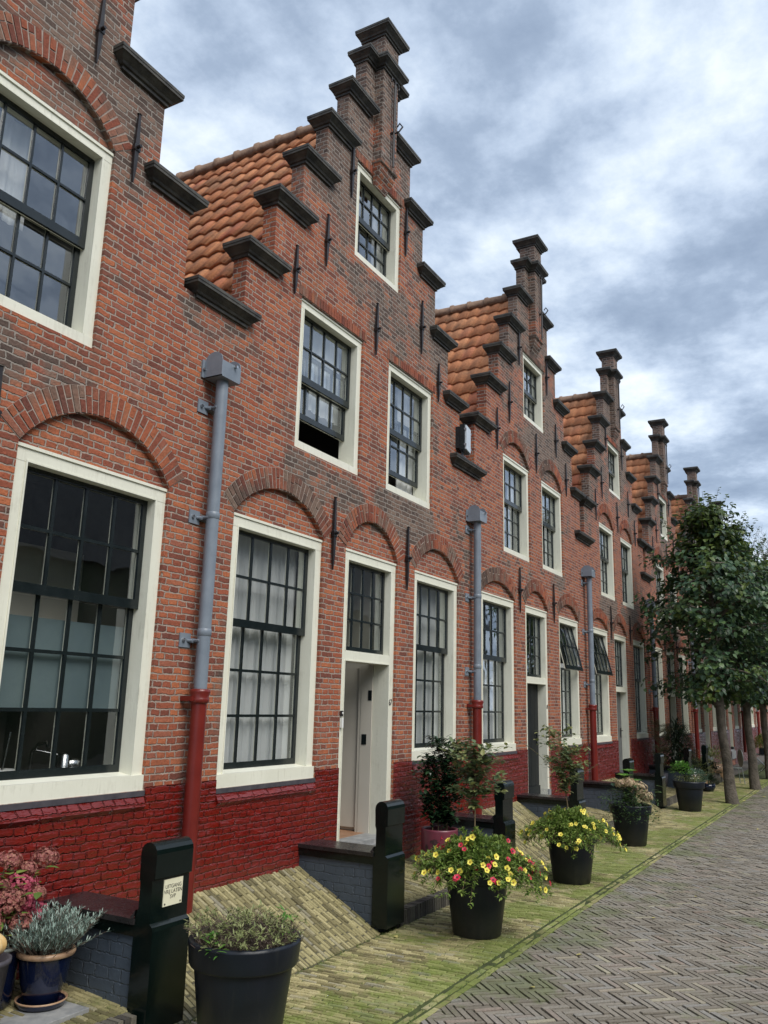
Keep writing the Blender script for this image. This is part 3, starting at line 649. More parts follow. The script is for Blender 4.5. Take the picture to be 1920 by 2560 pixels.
    # roof
    def roof_fn(flip):
        q = MB().mat('tile'); q.smooth = True
        sx = -1 if flip else 1
        Lx, zr, ze = 2.66, 9.93, 5.62
        sl = math.hypot(Lx, zr-ze); nx, nz = (zr-ze)/sl, Lx/sl; dxs, dzs = Lx/sl, -(zr-ze)/sl
        nc = 14; cl = sl/nc; tw = 0.225; ny = 40; sg = 8
        for c in range(nc):
            s0 = c*cl-0.0; s1 = (c+1)*cl+0.05
            for t in range(ny):
                vs = []; jit = random.uniform(-0.003, 0.003); js = random.uniform(-0.007, 0.007)
                for i in range(sg+1):
                    f = i/sg; y = 0.175+t*tw+f*tw*1.06
                    prof = 0.015*math.sin(2*math.pi*(f-0.05))+0.005*math.sin(4*math.pi*f)
                    for ss, lift in ((s0, 0.0), (s1+js, 0.034), (s1+js, 0.012)):
                        hgt = prof+lift+jit+f*0.004
                        X = dxs*ss+nx*hgt; Z = zr+dzs*ss+nz*hgt; vs.append((sx*X, y, Z))
                fs = []
                for i in range(sg):
                    a = i*3
                    q1 = (a, a+1, a+4, a+3); q2 = (a+1, a+2, a+5, a+4)
                    fs += [q1, q2] if sx > 0 else [tuple(reversed(q1)), tuple(reversed(q2))]
                q.add(vs, fs)
        return q
    rf = part('roofL', 'roof', H, lambda: (lambda a, b: (a.add(b.v, b.f), a)[1])(roof_fn(True), roof_fn(False)))
    def under():
        q = MB().mat('ridge')
        for s in (-1, 1): q.add([(0, 0.17, 9.87), (s*2.66, 0.17, 5.55), (s*2.66, 9.25, 5.55), (0, 9.25, 9.87)], [(0, 1, 2, 3)])
        q.smooth = True
        n = 24
        for i in range(n):
            y0 = 0.17+i*9.1/n; y1 = y0+9.1/n+0.03; rings = []
            for y, r_ in ((y0, 0.105), (y1-0.06, 0.115), (y1-0.055, 0.135), (y1, 0.135)):
                rings.append([(r_*math.cos(t), y, 9.93+r_*math.sin(t)*0.85) for t in [math.pi*j/10 for j in range(11)]]+[(-r_, y, 9.84), (r_, y, 9.84)])
            q.loft(rings)
        q.smooth = False
        for s in (-1, 1): # lead flashing and valley board
            q.mat('lead'); q.add([(s*2.60, 0.175, 5.60), (s*2.97, 0.175, 5.58), (s*2.97, 9.2, 5.58), (s*2.60, 9.2, 5.60)], [(0, 1, 2, 3)])
        return q
    part('ridge', 'ridge_tiles', rf, under)
    # rooms behind the windows
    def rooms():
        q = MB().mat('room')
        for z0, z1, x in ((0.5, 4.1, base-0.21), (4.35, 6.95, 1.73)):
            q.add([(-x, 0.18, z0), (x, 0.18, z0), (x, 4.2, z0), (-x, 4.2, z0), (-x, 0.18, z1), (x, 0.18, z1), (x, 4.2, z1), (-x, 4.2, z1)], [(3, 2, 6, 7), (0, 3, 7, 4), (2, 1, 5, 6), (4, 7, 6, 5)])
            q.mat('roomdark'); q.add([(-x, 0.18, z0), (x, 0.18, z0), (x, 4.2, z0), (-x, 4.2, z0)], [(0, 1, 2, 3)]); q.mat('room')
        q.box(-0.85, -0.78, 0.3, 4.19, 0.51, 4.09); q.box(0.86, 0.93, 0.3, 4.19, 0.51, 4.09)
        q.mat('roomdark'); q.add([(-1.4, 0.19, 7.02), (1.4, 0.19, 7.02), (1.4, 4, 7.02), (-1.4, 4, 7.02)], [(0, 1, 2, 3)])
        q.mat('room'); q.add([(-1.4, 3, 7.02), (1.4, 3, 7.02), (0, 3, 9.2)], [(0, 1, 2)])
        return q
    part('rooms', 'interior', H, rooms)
    # windows
    O = {o_[0]: o_ for o_ in op}
    def W(nm, **kw):
        o_ = O[nm]; return window((K, nm, str(kw.get('tilt', '')), str(kw.get('openz', '')), str(kw.get('curtain', ''))), H, o_[1], o_[2], o_[3], o_[4], **kw)
    full = [(0.0, 0.52, 0, 1), (0.5, 1, 0, 1)]
    cur_gl = full if k in (2, 5, 6, 8) else ([(0, 1, 0, 0.62)] if k != 1 else full)
    W('gl', nc=4, ru=2, rl=3, split=0.60, curtain=cur_gl, tilt=(0.24 if k == 4 else 0))
    W('gr', nc=4, ru=2, rl=3, split=0.60, curtain=(None if k == 1 else full if k != 3 else [(0, 1, 0, 0.66)]), tilt=(0.24 if k == 3 else 0))
    up = dict(nc=4, ru=2, rl=2, split=0.5) if K in ('one', 'two') else dict(nc=4, ru=2, rl=3, split=0.565)
    cu = [(0.45, 1.0, 0.35, 1.0)] if k == 2 else [(0.0, 0.3, 0, 1), (0.74, 1.0, 0, 1)]
    W('ul', ground=False, curtain=cu, openz=(0.32 if k == 2 else 0.0), **up)
    W('ur', ground=False, curtain=([(0.15, 0.6, 0.45, 1)] if k == 1 else [(0.6, 1, 0.0, 1)]), openz=(0.20 if k == 2 else 0.0), **up)
    W('at', ground=False, curtain=[(0.78, 1, 0, 1)], nc=4, ru=2, rl=2, split=0.5)
    # door
    _, a, b, c, d, _r = O['d']
    jw = 0.115; zt = 2.63; zo = 2.505 if K == 'two' else 2.45; zt = zo+0.115; ths = 0.555
    def dframe():
        f = MB().mat('cream'); y0, y1 = FR, 0.24
        f.box(a, b, y0, y1, d-0.125, d); f.box(a, a+jw, y0+0.002, y1, ths-0.05, d-0.125); f.box(b-jw, b, y0+0.002, y1, ths-0.05, d-0.125)
        f.box(a+jw, b-jw, y0+0.001, y1-0.01, zo, zt)
        f.box(a+0.001, b-0.001, y0-0.012, y0, d-0.028, d-0.004)
        q = 0.014
        for z0, z1 in ((ths, zo), (zt, d-0.125)):
            f.box(a+jw-q, a+jw, y0-0.005, y0+0.002, z0, z1); f.box(b-jw, b-jw+q, y0-0.005, y0+0.002, z0, z1); f.box(a+jw, b-jw, y0-0.005, y0+0.001, z1, z1+q)
        f.mat('sillstone'); f.box(a-0.0, b+0.0, -0.05, 0.55, 0.2, ths-0.05)
        f.box(a+jw, b-jw, 0.0, 0.30, ths-0.05, ths); f.box(a+0.002, a+jw, 0.0, 0.2, ths-0.05, ths+0.10) if K != 'two' else None
        f.box(b-jw, b-0.002, 0.0, 0.2, ths-0.05, ths+0.10) if K != 'two' else None
        return f
    df = part(('dframe', K), 'door_frame', H, dframe)
    g = sash_mb(a+jw-0.004, b-jw+0.004, zt, d-0.121, 0, 4, 3, 0.055, 0.045, 0.045, 0.022, 0.04)
    part(('fs', K), 'sash', df, lambda: g[0], (0, FR+0.085, 0)); part(('fg', K), 'glass', df, lambda: g[1], (0, FR+0.085, 0))
    if K == 'two':
        # open doorway: hall side door, floor, strike plates
        def hall():
            q = MB().mat('hall'); x = b-jw+0.02
            q.box(x, x+0.03, 0.42, 1.42, 0.60, 2.47); q.mat('steel'); q.tube([(x-0.008, 0.44, 0.93), (x-0.008, 0.44, 1.03)], 0.009, 8); q.tube([(x-0.008, 0.44, 2.25), (x-0.008, 0.44, 2.35)], 0.009, 8); return q
        part('hall', 'hall_door', H, hall)
        def hallbits():
            q = MB().mat('woodfloor'); q.box(a-0.2, b+0.1, 0.30, 3.9, 0.52, 0.556)
            q.mat('hall'); q.box(b-jw+0.055, b-jw+0.075, 0.25, 3.9, 0.56, 3.9)
            q.mat('room'); q.add([(a-0.2, 0.9, 2.9), (b, 0.9, 2.9), (b, 2.6, 1.6), (a-0.2, 2.6, 1.6)], [(0, 1, 2, 3)])
            q.mat('hall'); q.box(b-jw-0.012, b-jw+0.018, 0.245, 0.40, ths, zo)
            q.mat('hall'); q.box(b-jw-0.006, b-jw+0.02, 0.402, 0.44, ths, zo)
            q.mat('black'); q.box(b-jw-0.018, b-jw-0.010, 0.31, 0.375, 1.56, 1.68); q.mat('doorgrey'); q.box(b-jw-0.016, b-jw-0.010, 0.25, 0.30, 2.08, 2.20)
            return q
        part('hallbits', 'hallway', H, hallbits)
        def leaf():
            q = MB().mat('doorgrey'); q.box(a+jw-0.02, a+jw+0.025, 0.30, 1.28, ths+0.01, zo-0.01); return q
        part('leaf', 'door', H, leaf)
        me = text_mesh('67', 0.105, 'ink'); me.transform(Matrix.Diagonal((0.72, 1, 1, 1)).to_4x4()); me.transform(Matrix(((1, 0, 0.22, 0), (0, 1, 0, 0), (0, 0, 1, 0), (0, 0, 0, 1))))
        link(me, 'house_number', df, (b-0.055, FR-0.001, 2.06), (R(90), 0, 0))
        def bell():
            q = MB().mat('iron'); q.box(a+0.045, a+0.085, FR-0.02, FR+0.004, 1.90, 1.96); q.mat('white'); q.box(a+0.050, a+0.08, FR-0.03, FR-0.001, 1.78, 1.885); q.tube([(a+0.07, FR-0.026, 1.935), (a+0.07, FR-0.018, 1.935)], 0.011, 10); return q
        part('bell', 'doorbell', df, bell)
    else:
        mt = {1: 'doorgrey', 3: 'doorgrey', 4: 'doorlight'}.get(k, 'doorgrey' if k % 2 else 'doorlight')
        def door():
            q = MB().mat(mt); y = FR+0.15; x0, x1 = a+jw+0.002, b-jw-0.002
            n = 5; w_ = (x1-x0)/n
            for i in range(n): q.box(x0+i*w_+0.003, x0+(i+1)*w_-0.003, y, y+0.035, ths+0.01, zo-0.004)
            q.box(x0, x1, y+0.008, y+0.04, ths+0.01, zo-0.004); q.box(x0+0.001, x1-0.001, y-0.022, y, ths+0.01, ths+0.16); return q
        dr = part(('door', K, mt), 'door', H, door)
        def handle():
            q = MB().mat('iron' if mt == 'doorlight' else 'black'); y = FR+0.15; x1 = b-jw-0.10
            q.box(x1-0.02, x1+0.02, y-0.012, y, 1.40, 1.62); q.tube([(x1, y-0.01, 1.56), (x1, y-0.05, 1.56), (x1-0.11, y-0.05, 1.555)], 0.009, 8); q.mat('steel'); q.tube([(x1, y-0.02, 1.45), (x1, y-0.005, 1.45)], 0.012, 8); return q
        part(('dh', K, mt), 'handle', dr, handle)
    if k == 3:   # worn number painted on the right jamb
        me = text_mesh('69', 0.10, 'ink'); me.transform(Matrix.Diagonal((0.7, 1, 1, 1)).to_4x4()); link(me, 'house_number', df, (b-0.055, FR-0.001, 2.06), (R(90), 0, 0))
    return H

P = 5.93
labels = {1: 'nearest brick house, cut by the left edge, arched upper window and kitchen window',
 2: 'brick gable house number 67 with cream doorway standing open and flat lintels upstairs',
 3: 'brick gable house just past the open doorway house, closed dark door behind the thin shrub',
 4: 'fourth brick gable house, pale grey door, tilted top sash right of the third downpipe',
 5: 'fifth brick gable house with its ground floor behind the first linden',
 6: 'sixth brick gable house, chimney-like gable top rising just left of the linden tip',
 7: 'seventh brick gable house, its top step peeping out behind the linden tip',
 8: 'eighth brick gable house, smallest gable top showing right of the linden tip',
 9: 'ninth brick house seen only between the linden trunks', 10: 'tenth brick house, white frames left of the dark far trunk',
 11: 'last brick house of the row at the right edge, far away'}
XC = {}
for k in range(1, 12):
    XC[k] = 2.47 if k == 1 else 8.40+P*(k-2)
    house(k, XC[k], {1: 'one', 2: 'two'}.get(k, 'three'), labels[k])
HOUSES = {k: o for k, o in zip(range(1, 12), [o for o in bpy.data.objects if o.name.startswith('brick_house')])}

# valley copings between the gables, belong to the left house
for k in range(1, 11):
    xm = (XC[k]+XC[k+1])/2; H = [o for o in bpy.data.objects if o.type == 'EMPTY' and abs(o.location.x-XC[k]) < 0.01][0]
    if k == 1: x0, x1, zt = 5.07, 5.99, 5.76
    elif k == 2: x0, x1, zt = 10.62, 11.76, 5.64
    else: x0, x1, zt = xm-0.58, xm+0.58, 5.66
    q = MB().mat('stone'); cap_mb(q, x0-XC[k], x1-XC[k], zt, -0.12, 0.24); q.build('valley_coping', H)

# kitchen things behind the window of house one
H1 = [o for o in bpy.data.objects if o.type == 'EMPTY' and abs(o.location.x-XC[1]) < 0.01][0]
def kitchen():
    x0, x1 = 1.22, 2.46
    wn = [c for c in H1.children if c.name.startswith('window')]
    wn = [c for c in wn if c.data.vertices[0].co.x > 1.0 and c.data.vertices[0].co.z < 4][0]
    q = MB().mat('frost'); q.box(x0+0.0, x1, 0.235, 0.240, 1.93, 2.60); q.build('frosted_film', wn)
    q = MB().mat('hall'); q.box(1.95, 2.70, 1.1, 1.7, 2.3, 3.3); q.mat('room'); q.box(0.97, 2.7, 1.9, 2.0, 0.5, 4.05); q.build('kitchen_cupboard', H1)
    q = MB().mat('roomdark'); q.box(1.0, 2.72, 0.30, 0.95, 0.56, 1.40); q.build('worktop', H1)
    q = MB().mat('white'); q.smooth = True; q.lathe([(0.03, 1.41), (0.035, 1.43), (0.07, 1.46), (0.10, 1.52), (0.095, 1.52), (0.065, 1.47)], 20, 1.62, 0.45)
    q.mat('steel'); q.lathe([(0.04, 1.41), (0.045, 1.43), (0.09, 1.47), (0.13, 1.56), (0.125, 1.56), (0.08, 1.47)], 20, 2.25, 0.50)
    q.tube([(1.62, 0.45, 1.45), (1.66, 0.45, 1.78)], 0.008, 6); q.build('bowls', H1)
    q = MB().mat('steel'); q.smooth = True; q.tube([(1.98, 0.6, 1.41), (1.98, 0.6, 1.62), (1.97, 0.52, 1.68), (1.95, 0.40, 1.70), (1.93, 0.36, 1.66)], 0.014, 10)
    q.tube([(1.98, 0.6, 1.64), (2.14, 0.50, 1.60)], 0.010, 8); q.lathe([(0.045, 1.41), (0.045, 1.60), (0.02, 1.62)], 14, 2.14, 0.42); q.build('tap', H1)
kitchen()

# ------------------------------------------------------------------ downpipes
def downpipe(i, x, ztop, zred, zbot, label):
    t = empty('downpipe', (x, 5.0, 0)); tag(t, label, 'downpipe', 'grey and red downpipes between the houses')
    def hop():
        q = MB().mat('zinc')
        y0, y1 = -0.235, -0.02; z = 0
        q.box(-0.155, 0.155, y0, y1, 0.0, 0.012)                                   # bottom
        # sides with rounded tops
        for xx in (-0.155, 0.145):
            pts = [(y0, 0.0), (y1, 0.0), (y1, 0.16)]+[((y0+y1)/2+0.1075*math.cos(t_), 0.17+0.10*math.sin(t_)) for t_ in [math.pi*j/8 for j in range(9)]]+[(y0, 0.16)]
            q.loft([[(xx, a, b) for a, b in pts], [(xx+0.010, a, b) for a, b in pts]])
        q.box(-0.145, 0.145, y0, y0+0.01, 0.012, 0.17)
        q.box(-0.19, 0.19, y1+0.002, y1+0.012, 0.01, 0.20); q.box(-0.045, 0.045, -0.02, 0.17, 0.16, 0.24)
        q.mat('steel'); q.tube([(0.05, y0-0.035, 0.15), (0.05, y0, 0.15)], 0.016, 10); q.tube([(-0.17, -0.035, 0.1), (-0.17, -0.005, 0.1)], 0.014, 8)
        return q
    part('hopper', 'hopper', t, hop, (0, 0, ztop)).scale = (0.84, 0.95, 0.9)
    def pipe(z0, z1, mt, r_=0.055, rings=()):
        q = MB().mat(mt); q.smooth = True; q.lathe([(r_, z0), (r_, z1)], 20, 0, -0.125)
        for z in rings: q.lathe([(r_, z-0.05), (r_+0.005, z-0.045), (r_+0.006, z), (r_, z+0.012)], 20, 0, -0.125)
        return q
    pipe(zred, ztop+0.004, 'zinc', 0.056, (3.64, 2.62)).build('pipe', t)
    q = pipe(zbot-0.1, zred+0.02, 'redpipe', 0.065); q.lathe([(0.065, zred-0.07), (0.082, zred-0.06), (0.082, zred-0.03), (0.076, zred-0.02), (0.088, zred+0.02), (0.088, zred+0.045), (0.06, zred+0.05)], 22, 0, -0.125)
    q.smooth = False; q.box(-0.10, -0.06, -0.13, 0.0, zred-0.05, zred-0.01); q.build('lower_pipe', t)
    for zz in (4.62, 3.60, 2.53):
        def br():
            q = MB().mat('zinc'); q.box(-0.17, -0.04, -0.012, -0.002, -0.06, 0.06); q.tube([(-0.055, -0.125, 0), (-0.05, -0.06, 0), (-0.08, -0.012, 0)], 0.012, 6); q.box(-0.062, 0.062, -0.06, -0.0, -0.018, 0.018)
            q.mat('steel'); q.tube([(-0.13, -0.028, 0.0), (-0.13, -0.006, 0.0)], 0.016, 8); return q
        part('bracket', 'bracket', t, br, (0, 0, zz))
plabels = ['nearest grey downpipe, beside the kitchen window and behind the signed bench post', 'grey downpipe under the floodlight, right of house 67', 'third grey downpipe, left of the second tilted sash', 'fourth downpipe, just left of the first linden crown', 'fifth downpipe, lower half showing between fourth house and linden trunk']
xs = [5.53, 11.40, 17.31, 23.22, 29.2]
for i in range(5): downpipe(i, xs[i]-0.05, 4.88 if i == 0 else 4.74, 2.08, 0.45, plabels[i])
for i in range(5, 9): downpipe(i, 11.35+P*(i-1), 4.74, 2.08, 0.45, 'far downpipe between houses behind the linden trees')

# floodlight in the gap above the valley coping of house two
t = empty('floodlight', (10.98, 4.86, 5.64)); tag(t, 'black floodlight with pale lens in the gable notch above the second downpipe', 'floodlight')
t.rotation_euler = (0, 0, R(10))
q = MB().mat('black'); q.box(-0.15, 0.15, 0.02, 0.10, 0.10, 0.50); q.box(-0.10, 0.10, 0.10, 0.20, 0.14, 0.46)
for i in range(6): q.box(-0.14+i*0.05, -0.13+i*0.05, 0.10, 0.17, 0.13, 0.47)
q.build('housing', t, bevel=0.008)
q = MB().mat('lens'); q.box(-0.135, 0.135, 0.0, 0.022, 0.115, 0.485); q.mat('steel')
for x in (-0.155, 0.145):
    for z in (0.18, 0.42): q.box(x, x+0.012, -0.006, 0.03, z-0.015, z+0.015)
q.build('lens', t)
q = MB().mat('zinc'); q.box(-0.02, 0.02, 0.08, 0.11, -0.0, 0.12); q.box(-0.06, 0.06, 0.04, 0.14, 0.014, 0.022); q.build('bracket', t)

# ------------------------------------------------------------------ stoop benches
def bench(x, zb, label, sign=False):
    t = empty('stoop_bench', (x, 5.0, 0)); tag(t, label, 'bench', 'black topped benches flanking the stoops')
    W_ = 0.335
    def post():
        q = MB().mat('post')
        pr = [(-0.035, 0.05), (-0.035, 0.63), (-0.028, 0.655), (-0.004, 0.672), (-0.002, 0.90), (-0.002, 0.925), (-0.022, 0.935), (-0.024, 1.08)]
        pr += [(0.045+0.069*math.cos(a), 1.08+0.069*math.sin(a)) for a in [math.pi-math.pi*j/8 for j in range(1, 8)]]
        pr += [(0.114, 1.08), (0.110, 0.93), (0.100, 0.90), (0.100, 0.75), (0.125, 0.70), (0.125, 0.05)]
        q.loft([[(0.0, y, z) for y, z in pr], [(W_, y, z) for y, z in pr]]); return q
    link_o = part('bpost', 'end_post', t, post, (0, -0.985, 0))
    def seat():
        q = MB().mat('seat'); q.box(-0.015, W_+0.015, -0.865, -0.004, 0.655, 0.69)
        q.mat('post'); q.box(0.0, W_, -0.862, -0.006, 0.585, 0.655)
        q.mat('seat'); q.add([(-0.012, -0.862, 0.691), (W_+0.012, -0.862, 0.691), (W_+0.012, -0.83, 0.694), (-0.012, -0.83, 0.694), (-0.0, -0.862, 0.74), (W_, -0.862, 0.74)], [(4, 5, 2, 3), (0, 4, 3), (1, 2, 5)])
        return q
    part('bseat', 'seat', t, seat)
    def side():
        q = MB().mat('bluebrick'); q.box(0.02, W_-0.02, -0.90, -0.012, -0.15, 0.585); return q
    part('bside', 'side_wall', t, side)
    if sign:
        q = MB().mat('plate'); q.box(-0.085, 0.085, -0.006, 0, -0.08, 0.08); q.mat('ink')
        for sx in (-1, 1): q.tube([(sx*0.07, -0.009, -0.066), (sx*0.07, -0.004, -0.066)], 0.006, 6)
        s = q.build('sign', t, (0.185, -0.989, 0.835))
        me = text_mesh('UITGANG\nVRIJ LATEN\nSVP', 0.033, 'ink', 0.0006); link(me, 'lettering', s, (0, -0.0066, 0.004), (R(90), 0, 0))
    return t
BX = [(4.20, 'signed bench with cream plate on its black end post, nearest the camera', True), (7.19, 'bench left of the open doorway of house 67', False), (10.13, 'bench right of the plum pot, behind the thin rose stem', False), (13.20, 'bench crossing the foot of the dark door behind the yellow flower pot', False),
      (16.50, 'bench whose post top shows above the cream hydrangea pot', False), (19.25, 'bench with tall post just left of the succulent pot', False), (22.6, 'bench whose post stands against the dark far shrub', False), (25.2, 'farthest bench, behind the big linden trunk', False)]
for x, lb, sg in BX: bench(x, 0, lb, sg)

# ------------------------------------------------------------------ ground
def sheet(name, mt, pts, kind='structure'):
    q = MB().mat(mt); q.add(pts, [tuple(range(len(pts)))]); o = q.build(name); return tag(o, kind=kind)
sheet('ground', 'ground', [(-300, -300, -0.045), (400, -300, -0.045), (400, 300, -0.045), (-300, 300, -0.045)])
def zs_slope(x, y, zw=0.48): return max(0.0, (y-4.03)/(5.0-4.03))*zw
ZW = {}
def brick_field(name, mt, cells, bed_mt=None, kind='structure', h=0.012):
    """cells: list of (centre xyz, dir long (unit), dir across (unit), L, W)"""
    q = MB().mat(mt)
    for c, a, b, L_, W_ in cells:
        c = Vector(c); n = a.cross(b)
        if n.z < 0: n = -n
        c = c+n*random.uniform(-0.005, 0.004); tl = random.uniform(-0.022, 0.022); tw = random.uniform(-0.06, 0.06)
        L2, W2 = L_/2, W_/2; ins = 0.004; vs = []
        for sa, sb in ((-1, -1), (1, -1), (1, 1), (-1, 1)):
            j1, j2 = random.uniform(-0.003, 0.002), random.uniform(-0.002, 0.0015)
            pt = c+a*sa*(L2-ins+j1)+b*sb*(W2-ins+j2)+n*(sa*tl*L2+sb*tw*W2); vs.append(tuple(pt))
        for sa, sb in ((-1, -1), (1, -1), (1, 1), (-1, 1)): vs.append(tuple(c+a*sa*L2+b*sb*W2-n*h))
        q.add(vs, [(0, 1, 2, 3), (0, 4, 5, 1), (1, 5, 6, 2), (2, 6, 7, 3), (3, 7, 4, 0)])
    o = q.build(name); return tag(o, kind=kind)
def clip_field(name, mt, cells, ymax, h=0.012):
    q = MB().mat(mt)
    for c, a, b, L_, W_ in cells:
        c = Vector(c)+Vector((0, 0, random.uniform(-0.005, 0.004))); tl, tw = random.uniform(-.02, .02), random.uniform(-.05, .05)
        pts = [(c+a*sa*(L_/2-0.003+random.uniform(-.003, .002))+b*sb*(W_/2-0.003+random.uniform(-.002, .0015))) for sa, sb in ((-1, -1), (1, -1), (1, 1), (-1, 1))]
        out_ = []
        for i in range(4):
            p, n_2 = pts[i], pts[(i+1) % 4]
            if p.y <= ymax: out_.append(p)
            if (p.y-ymax)*(n_2.y-ymax) < 0: out_.append(p+(n_2-p)*((ymax-p.y)/(n_2.y-p.y)))
        if len(out_) < 3: continue
        ar = abs(sum(out_[i].x*out_[(i+1) % len(out_)].y-out_[(i+1) % len(out_)].x*out_[i].y for i in range(len(out_))))/2
        if ar < 0.0006: continue
        top = [(p.x, p.y, p.z+(p-c).dot(a)*tl+(p-c).dot(b)*tw) for p in out_]; n = len(top)
        if a.cross(b).z < 0: top.reverse()
        q.add(top+[(x, y, z-h) for x, y, z in top], [tuple(range(n))]+[(i, i+n, (i+1) % n+n, (i+1) % n) for i in range(n)])
    return tag(q.build(name), kind='structure')
AX, AY = Vector((1, 0, 0)), Vector((0, 1, 0))
def rows(x0, x1, y0, y1, zf, L_=0.160, W_=0.044, gap=0.010, skew=0.0):
    cells = []; x = x0; i = 0
    while x < x1:
        far = x > 26; 
        off = (0.5*(i % 2)+random.uniform(-0.08, 0.08))*L_; y = y0-off
        while y < y1:
            ya, yb = max(y, y0), min(y+L_-gap, y1)
            if yb-ya > 0.025:
                yc = (ya+yb)/2; xc = x+W_/2+(yc-y0)*skew+random.uniform(-0.0015, 0.0015)
                za, zb_ = zf(xc, ya), zf(xc, yb); d = Vector((skew, yb-ya, zb_-za)).normalized() if skew == 0 else Vector((skew*(yb-ya), yb-ya, zb_-za)).normalized()
                cells.append(((xc, yc, (za+zb_)/2), d, AX, math.hypot(yb-ya, zb_-za), W_-gap*0.6+random.uniform(-0.002, 0.001)))
            y += L_
        x += W_; i += 1
    return cells
random.seed(11)
brick_field('sidewalk', 'walk', rows(3.2, 30, 2.92, 4.03, lambda x, y: 0.0, skew=-0.05))
sheet('sidewalk_bed', 'bed', [(-5, 2.70, -0.010), (75, 2.70, -0.010), (75, 4.10, -0.010), (-5, 4.10, -0.010)])
# gutter: two courses laid lengthwise
cells = []
x = 3.0
while x < 34:
    for yy, zz in ((2.80, -0.004), (2.865, -0.006)):
        cells.append(((x+random.uniform(-.01, .01)+(0.09 if yy > 2.83 else 0), yy+random.uniform(-.004, .004), zz), AX, AY, 0.172, 0.05))
    x += 0.182
brick_field('gutter', 'walk', cells)
# herringbone street, laid at 45 degrees
n_, Wd = 4, 0.054; s2 = math.sqrt(.5)
ea, eb = Vector((s2, s2, 0)), Vector((-s2, s2, 0)); cells = []
def in_street(p): return p.x > 3.6 and p.x < 30 and -2.4 < p.y < 2.86 and p.y > 0.085*p.x-1.3
org = Vector((3, -3, 0))
for i in range(-20, 480):
    for j in range(-380, 120):
        c2 = (i-j) % (2*n_)
        if c2 == 0:   # brick along ea from (i,j)
            c = org+ea*(i+n_/2)*Wd+eb*(j+.5)*Wd
            if in_street(c): cells.append((tuple(c), ea, eb, n_*Wd-0.007, Wd-0.007))
        if (j-i) % (2*n_) == 1:   # column i, rows j..j+n-1
            c = org+ea*(i+.5)*Wd+eb*(j+n_/2)*Wd
            if in_street(c): cells.append((tuple(c), eb, ea, n_*Wd-0.007, Wd-0.007))
clip_field('street', 'street', cells, 2.762)
sheet('street_bed', 'beddark', [(-10, -14, -0.013), (75, -14, -0.013), (75, 2.70, -0.013), (-10, 2.70, -0.013)])
# stoops (gently rising) and the steeper paved slopes between them
stoops = [(0.95, 4.20, 0.17, 0.24), (7.53, 10.13, 0.13, 0.24), (13.54, 16.5, 0.13, 0.24), (19.6, 22.6, 0.13, 0.24), (25.55, 28.5, 0.13, 0.24)]
slopes = [(4.54, 7.19, 0.49), (10.47, 13.20, 0.60), (16.84, 19.25, 0.60), (22.94, 25.2, 0.60), (28.6, 31, 0.6)]
cells = []; bedq = MB().mat('beddark')
for a, b, z0, z1 in stoops:
    f = lambda x, y: z0+(y-4.1)/0.9*(z1-z0)
    cells += rows(max(a, 3.0), b, 4.13, 5.0, f)
    bedq.add([(a, 4.1, z0-0.012), (b, 4.1, z0-0.012), (b, 5.0, z1-0.012), (a, 5.0, z1-0.012)], [(0, 1, 2, 3)])
brick_field('stoop_paving', 'slope', cells)
cells = []
for a, b, zw in slopes:
    f = lambda x, y: max(0.0, (y-4.04)/0.96*zw)
    cells += rows(a, b, 4.04, 5.0, f, skew=0.0)
    bedq.add([(a, 4.03, -0.012), (b, 4.03, -0.012), (b, 5.0, zw-0.014), (a, 5.0, zw-0.014)], [(0, 1, 2, 3)])
brick_field('paved_slope', 'slope', cells)
tag(bedq.build('paving_bed'), kind='structure')
cells = []
for a, b, z0, z1 in stoops:
    x = max(a, 2.8)
    while x < b-0.03:
        cells.append(((x+0.026, 4.075, z0+0.002), AY, AX, 0.105, 0.047)); x += 0.053
o = brick_field('kerb', 'kerb', cells, h=0.17)
# grass tufts and moss in the joints
q = MB().mat('grass')
for i in range(520):
    x = random.uniform(4.6, 15); y = random.choice([random.gauss(4.03, 0.025), random.uniform(2.95, 3.95), random.gauss(2.83, 0.03), random.gauss(4.03, 0.02)])
    if random.random() < 0.5: x = random.uniform(4.6, 8)
    for j in range(random.randint(3, 7)):
        a = random.uniform(0, 6.28); l_ = random.uniform(0.008, 0.028); px, py = x+random.gauss(0, .012), y+random.gauss(0, .010); dx_, dy_ = math.cos(a), math.sin(a); w_ = 0.0018
        q.add([(px-dy_*w_, py+dx_*w_, -0.006), (px+dy_*w_, py-dx_*w_, -0.006), (px+dx_*l_*0.7, py+dy_*l_*0.7, l_)], [(0, 1, 2)])
tag(q.build('joint_grass'), 'tufts of grass growing in the joints of the mossy yellow paving', 'grass', kind='stuff')

# ------------------------------------------------------------------ plants
def leaf_pts(L_, W_, fold=0.25, tip=1.0, n=3):
    """heart/oval leaf along +x, folded on its midrib: vertices, faces"""
    h = W_/2; z = fold*h
    return [(0, 0, 0), (L_*0.28, h, z), (L_*0.28, -h, z), (L_*0.68, h*0.78, z*0.8-L_*0.03), (L_*0.68, -h*0.78, z*0.8-L_*0.03), (L_, 0, -L_*0.10*tip), (L_*0.5, 0, 0)], \
           [(0, 6, 1), (1, 6, 3), (3, 6, 5), (0, 2, 6), (2, 4, 6), (4, 5, 6)]
def add_leaf(q, p, d, up, L_, W_, fold=0.25, tip=1.0):
    d = Vector(d).normalized(); s = Vector(up).cross(d)
    if s.length < 1e-3: s = Vector((0, 1, 0)).cross(d)
    s.normalize(); u = d.cross(s); vs, fs = leaf_pts(L_, W_, fold, tip); p = Vector(p)
    q.add([tuple(p+d*x+s*y+u*z) for x, y, z in vs], fs)
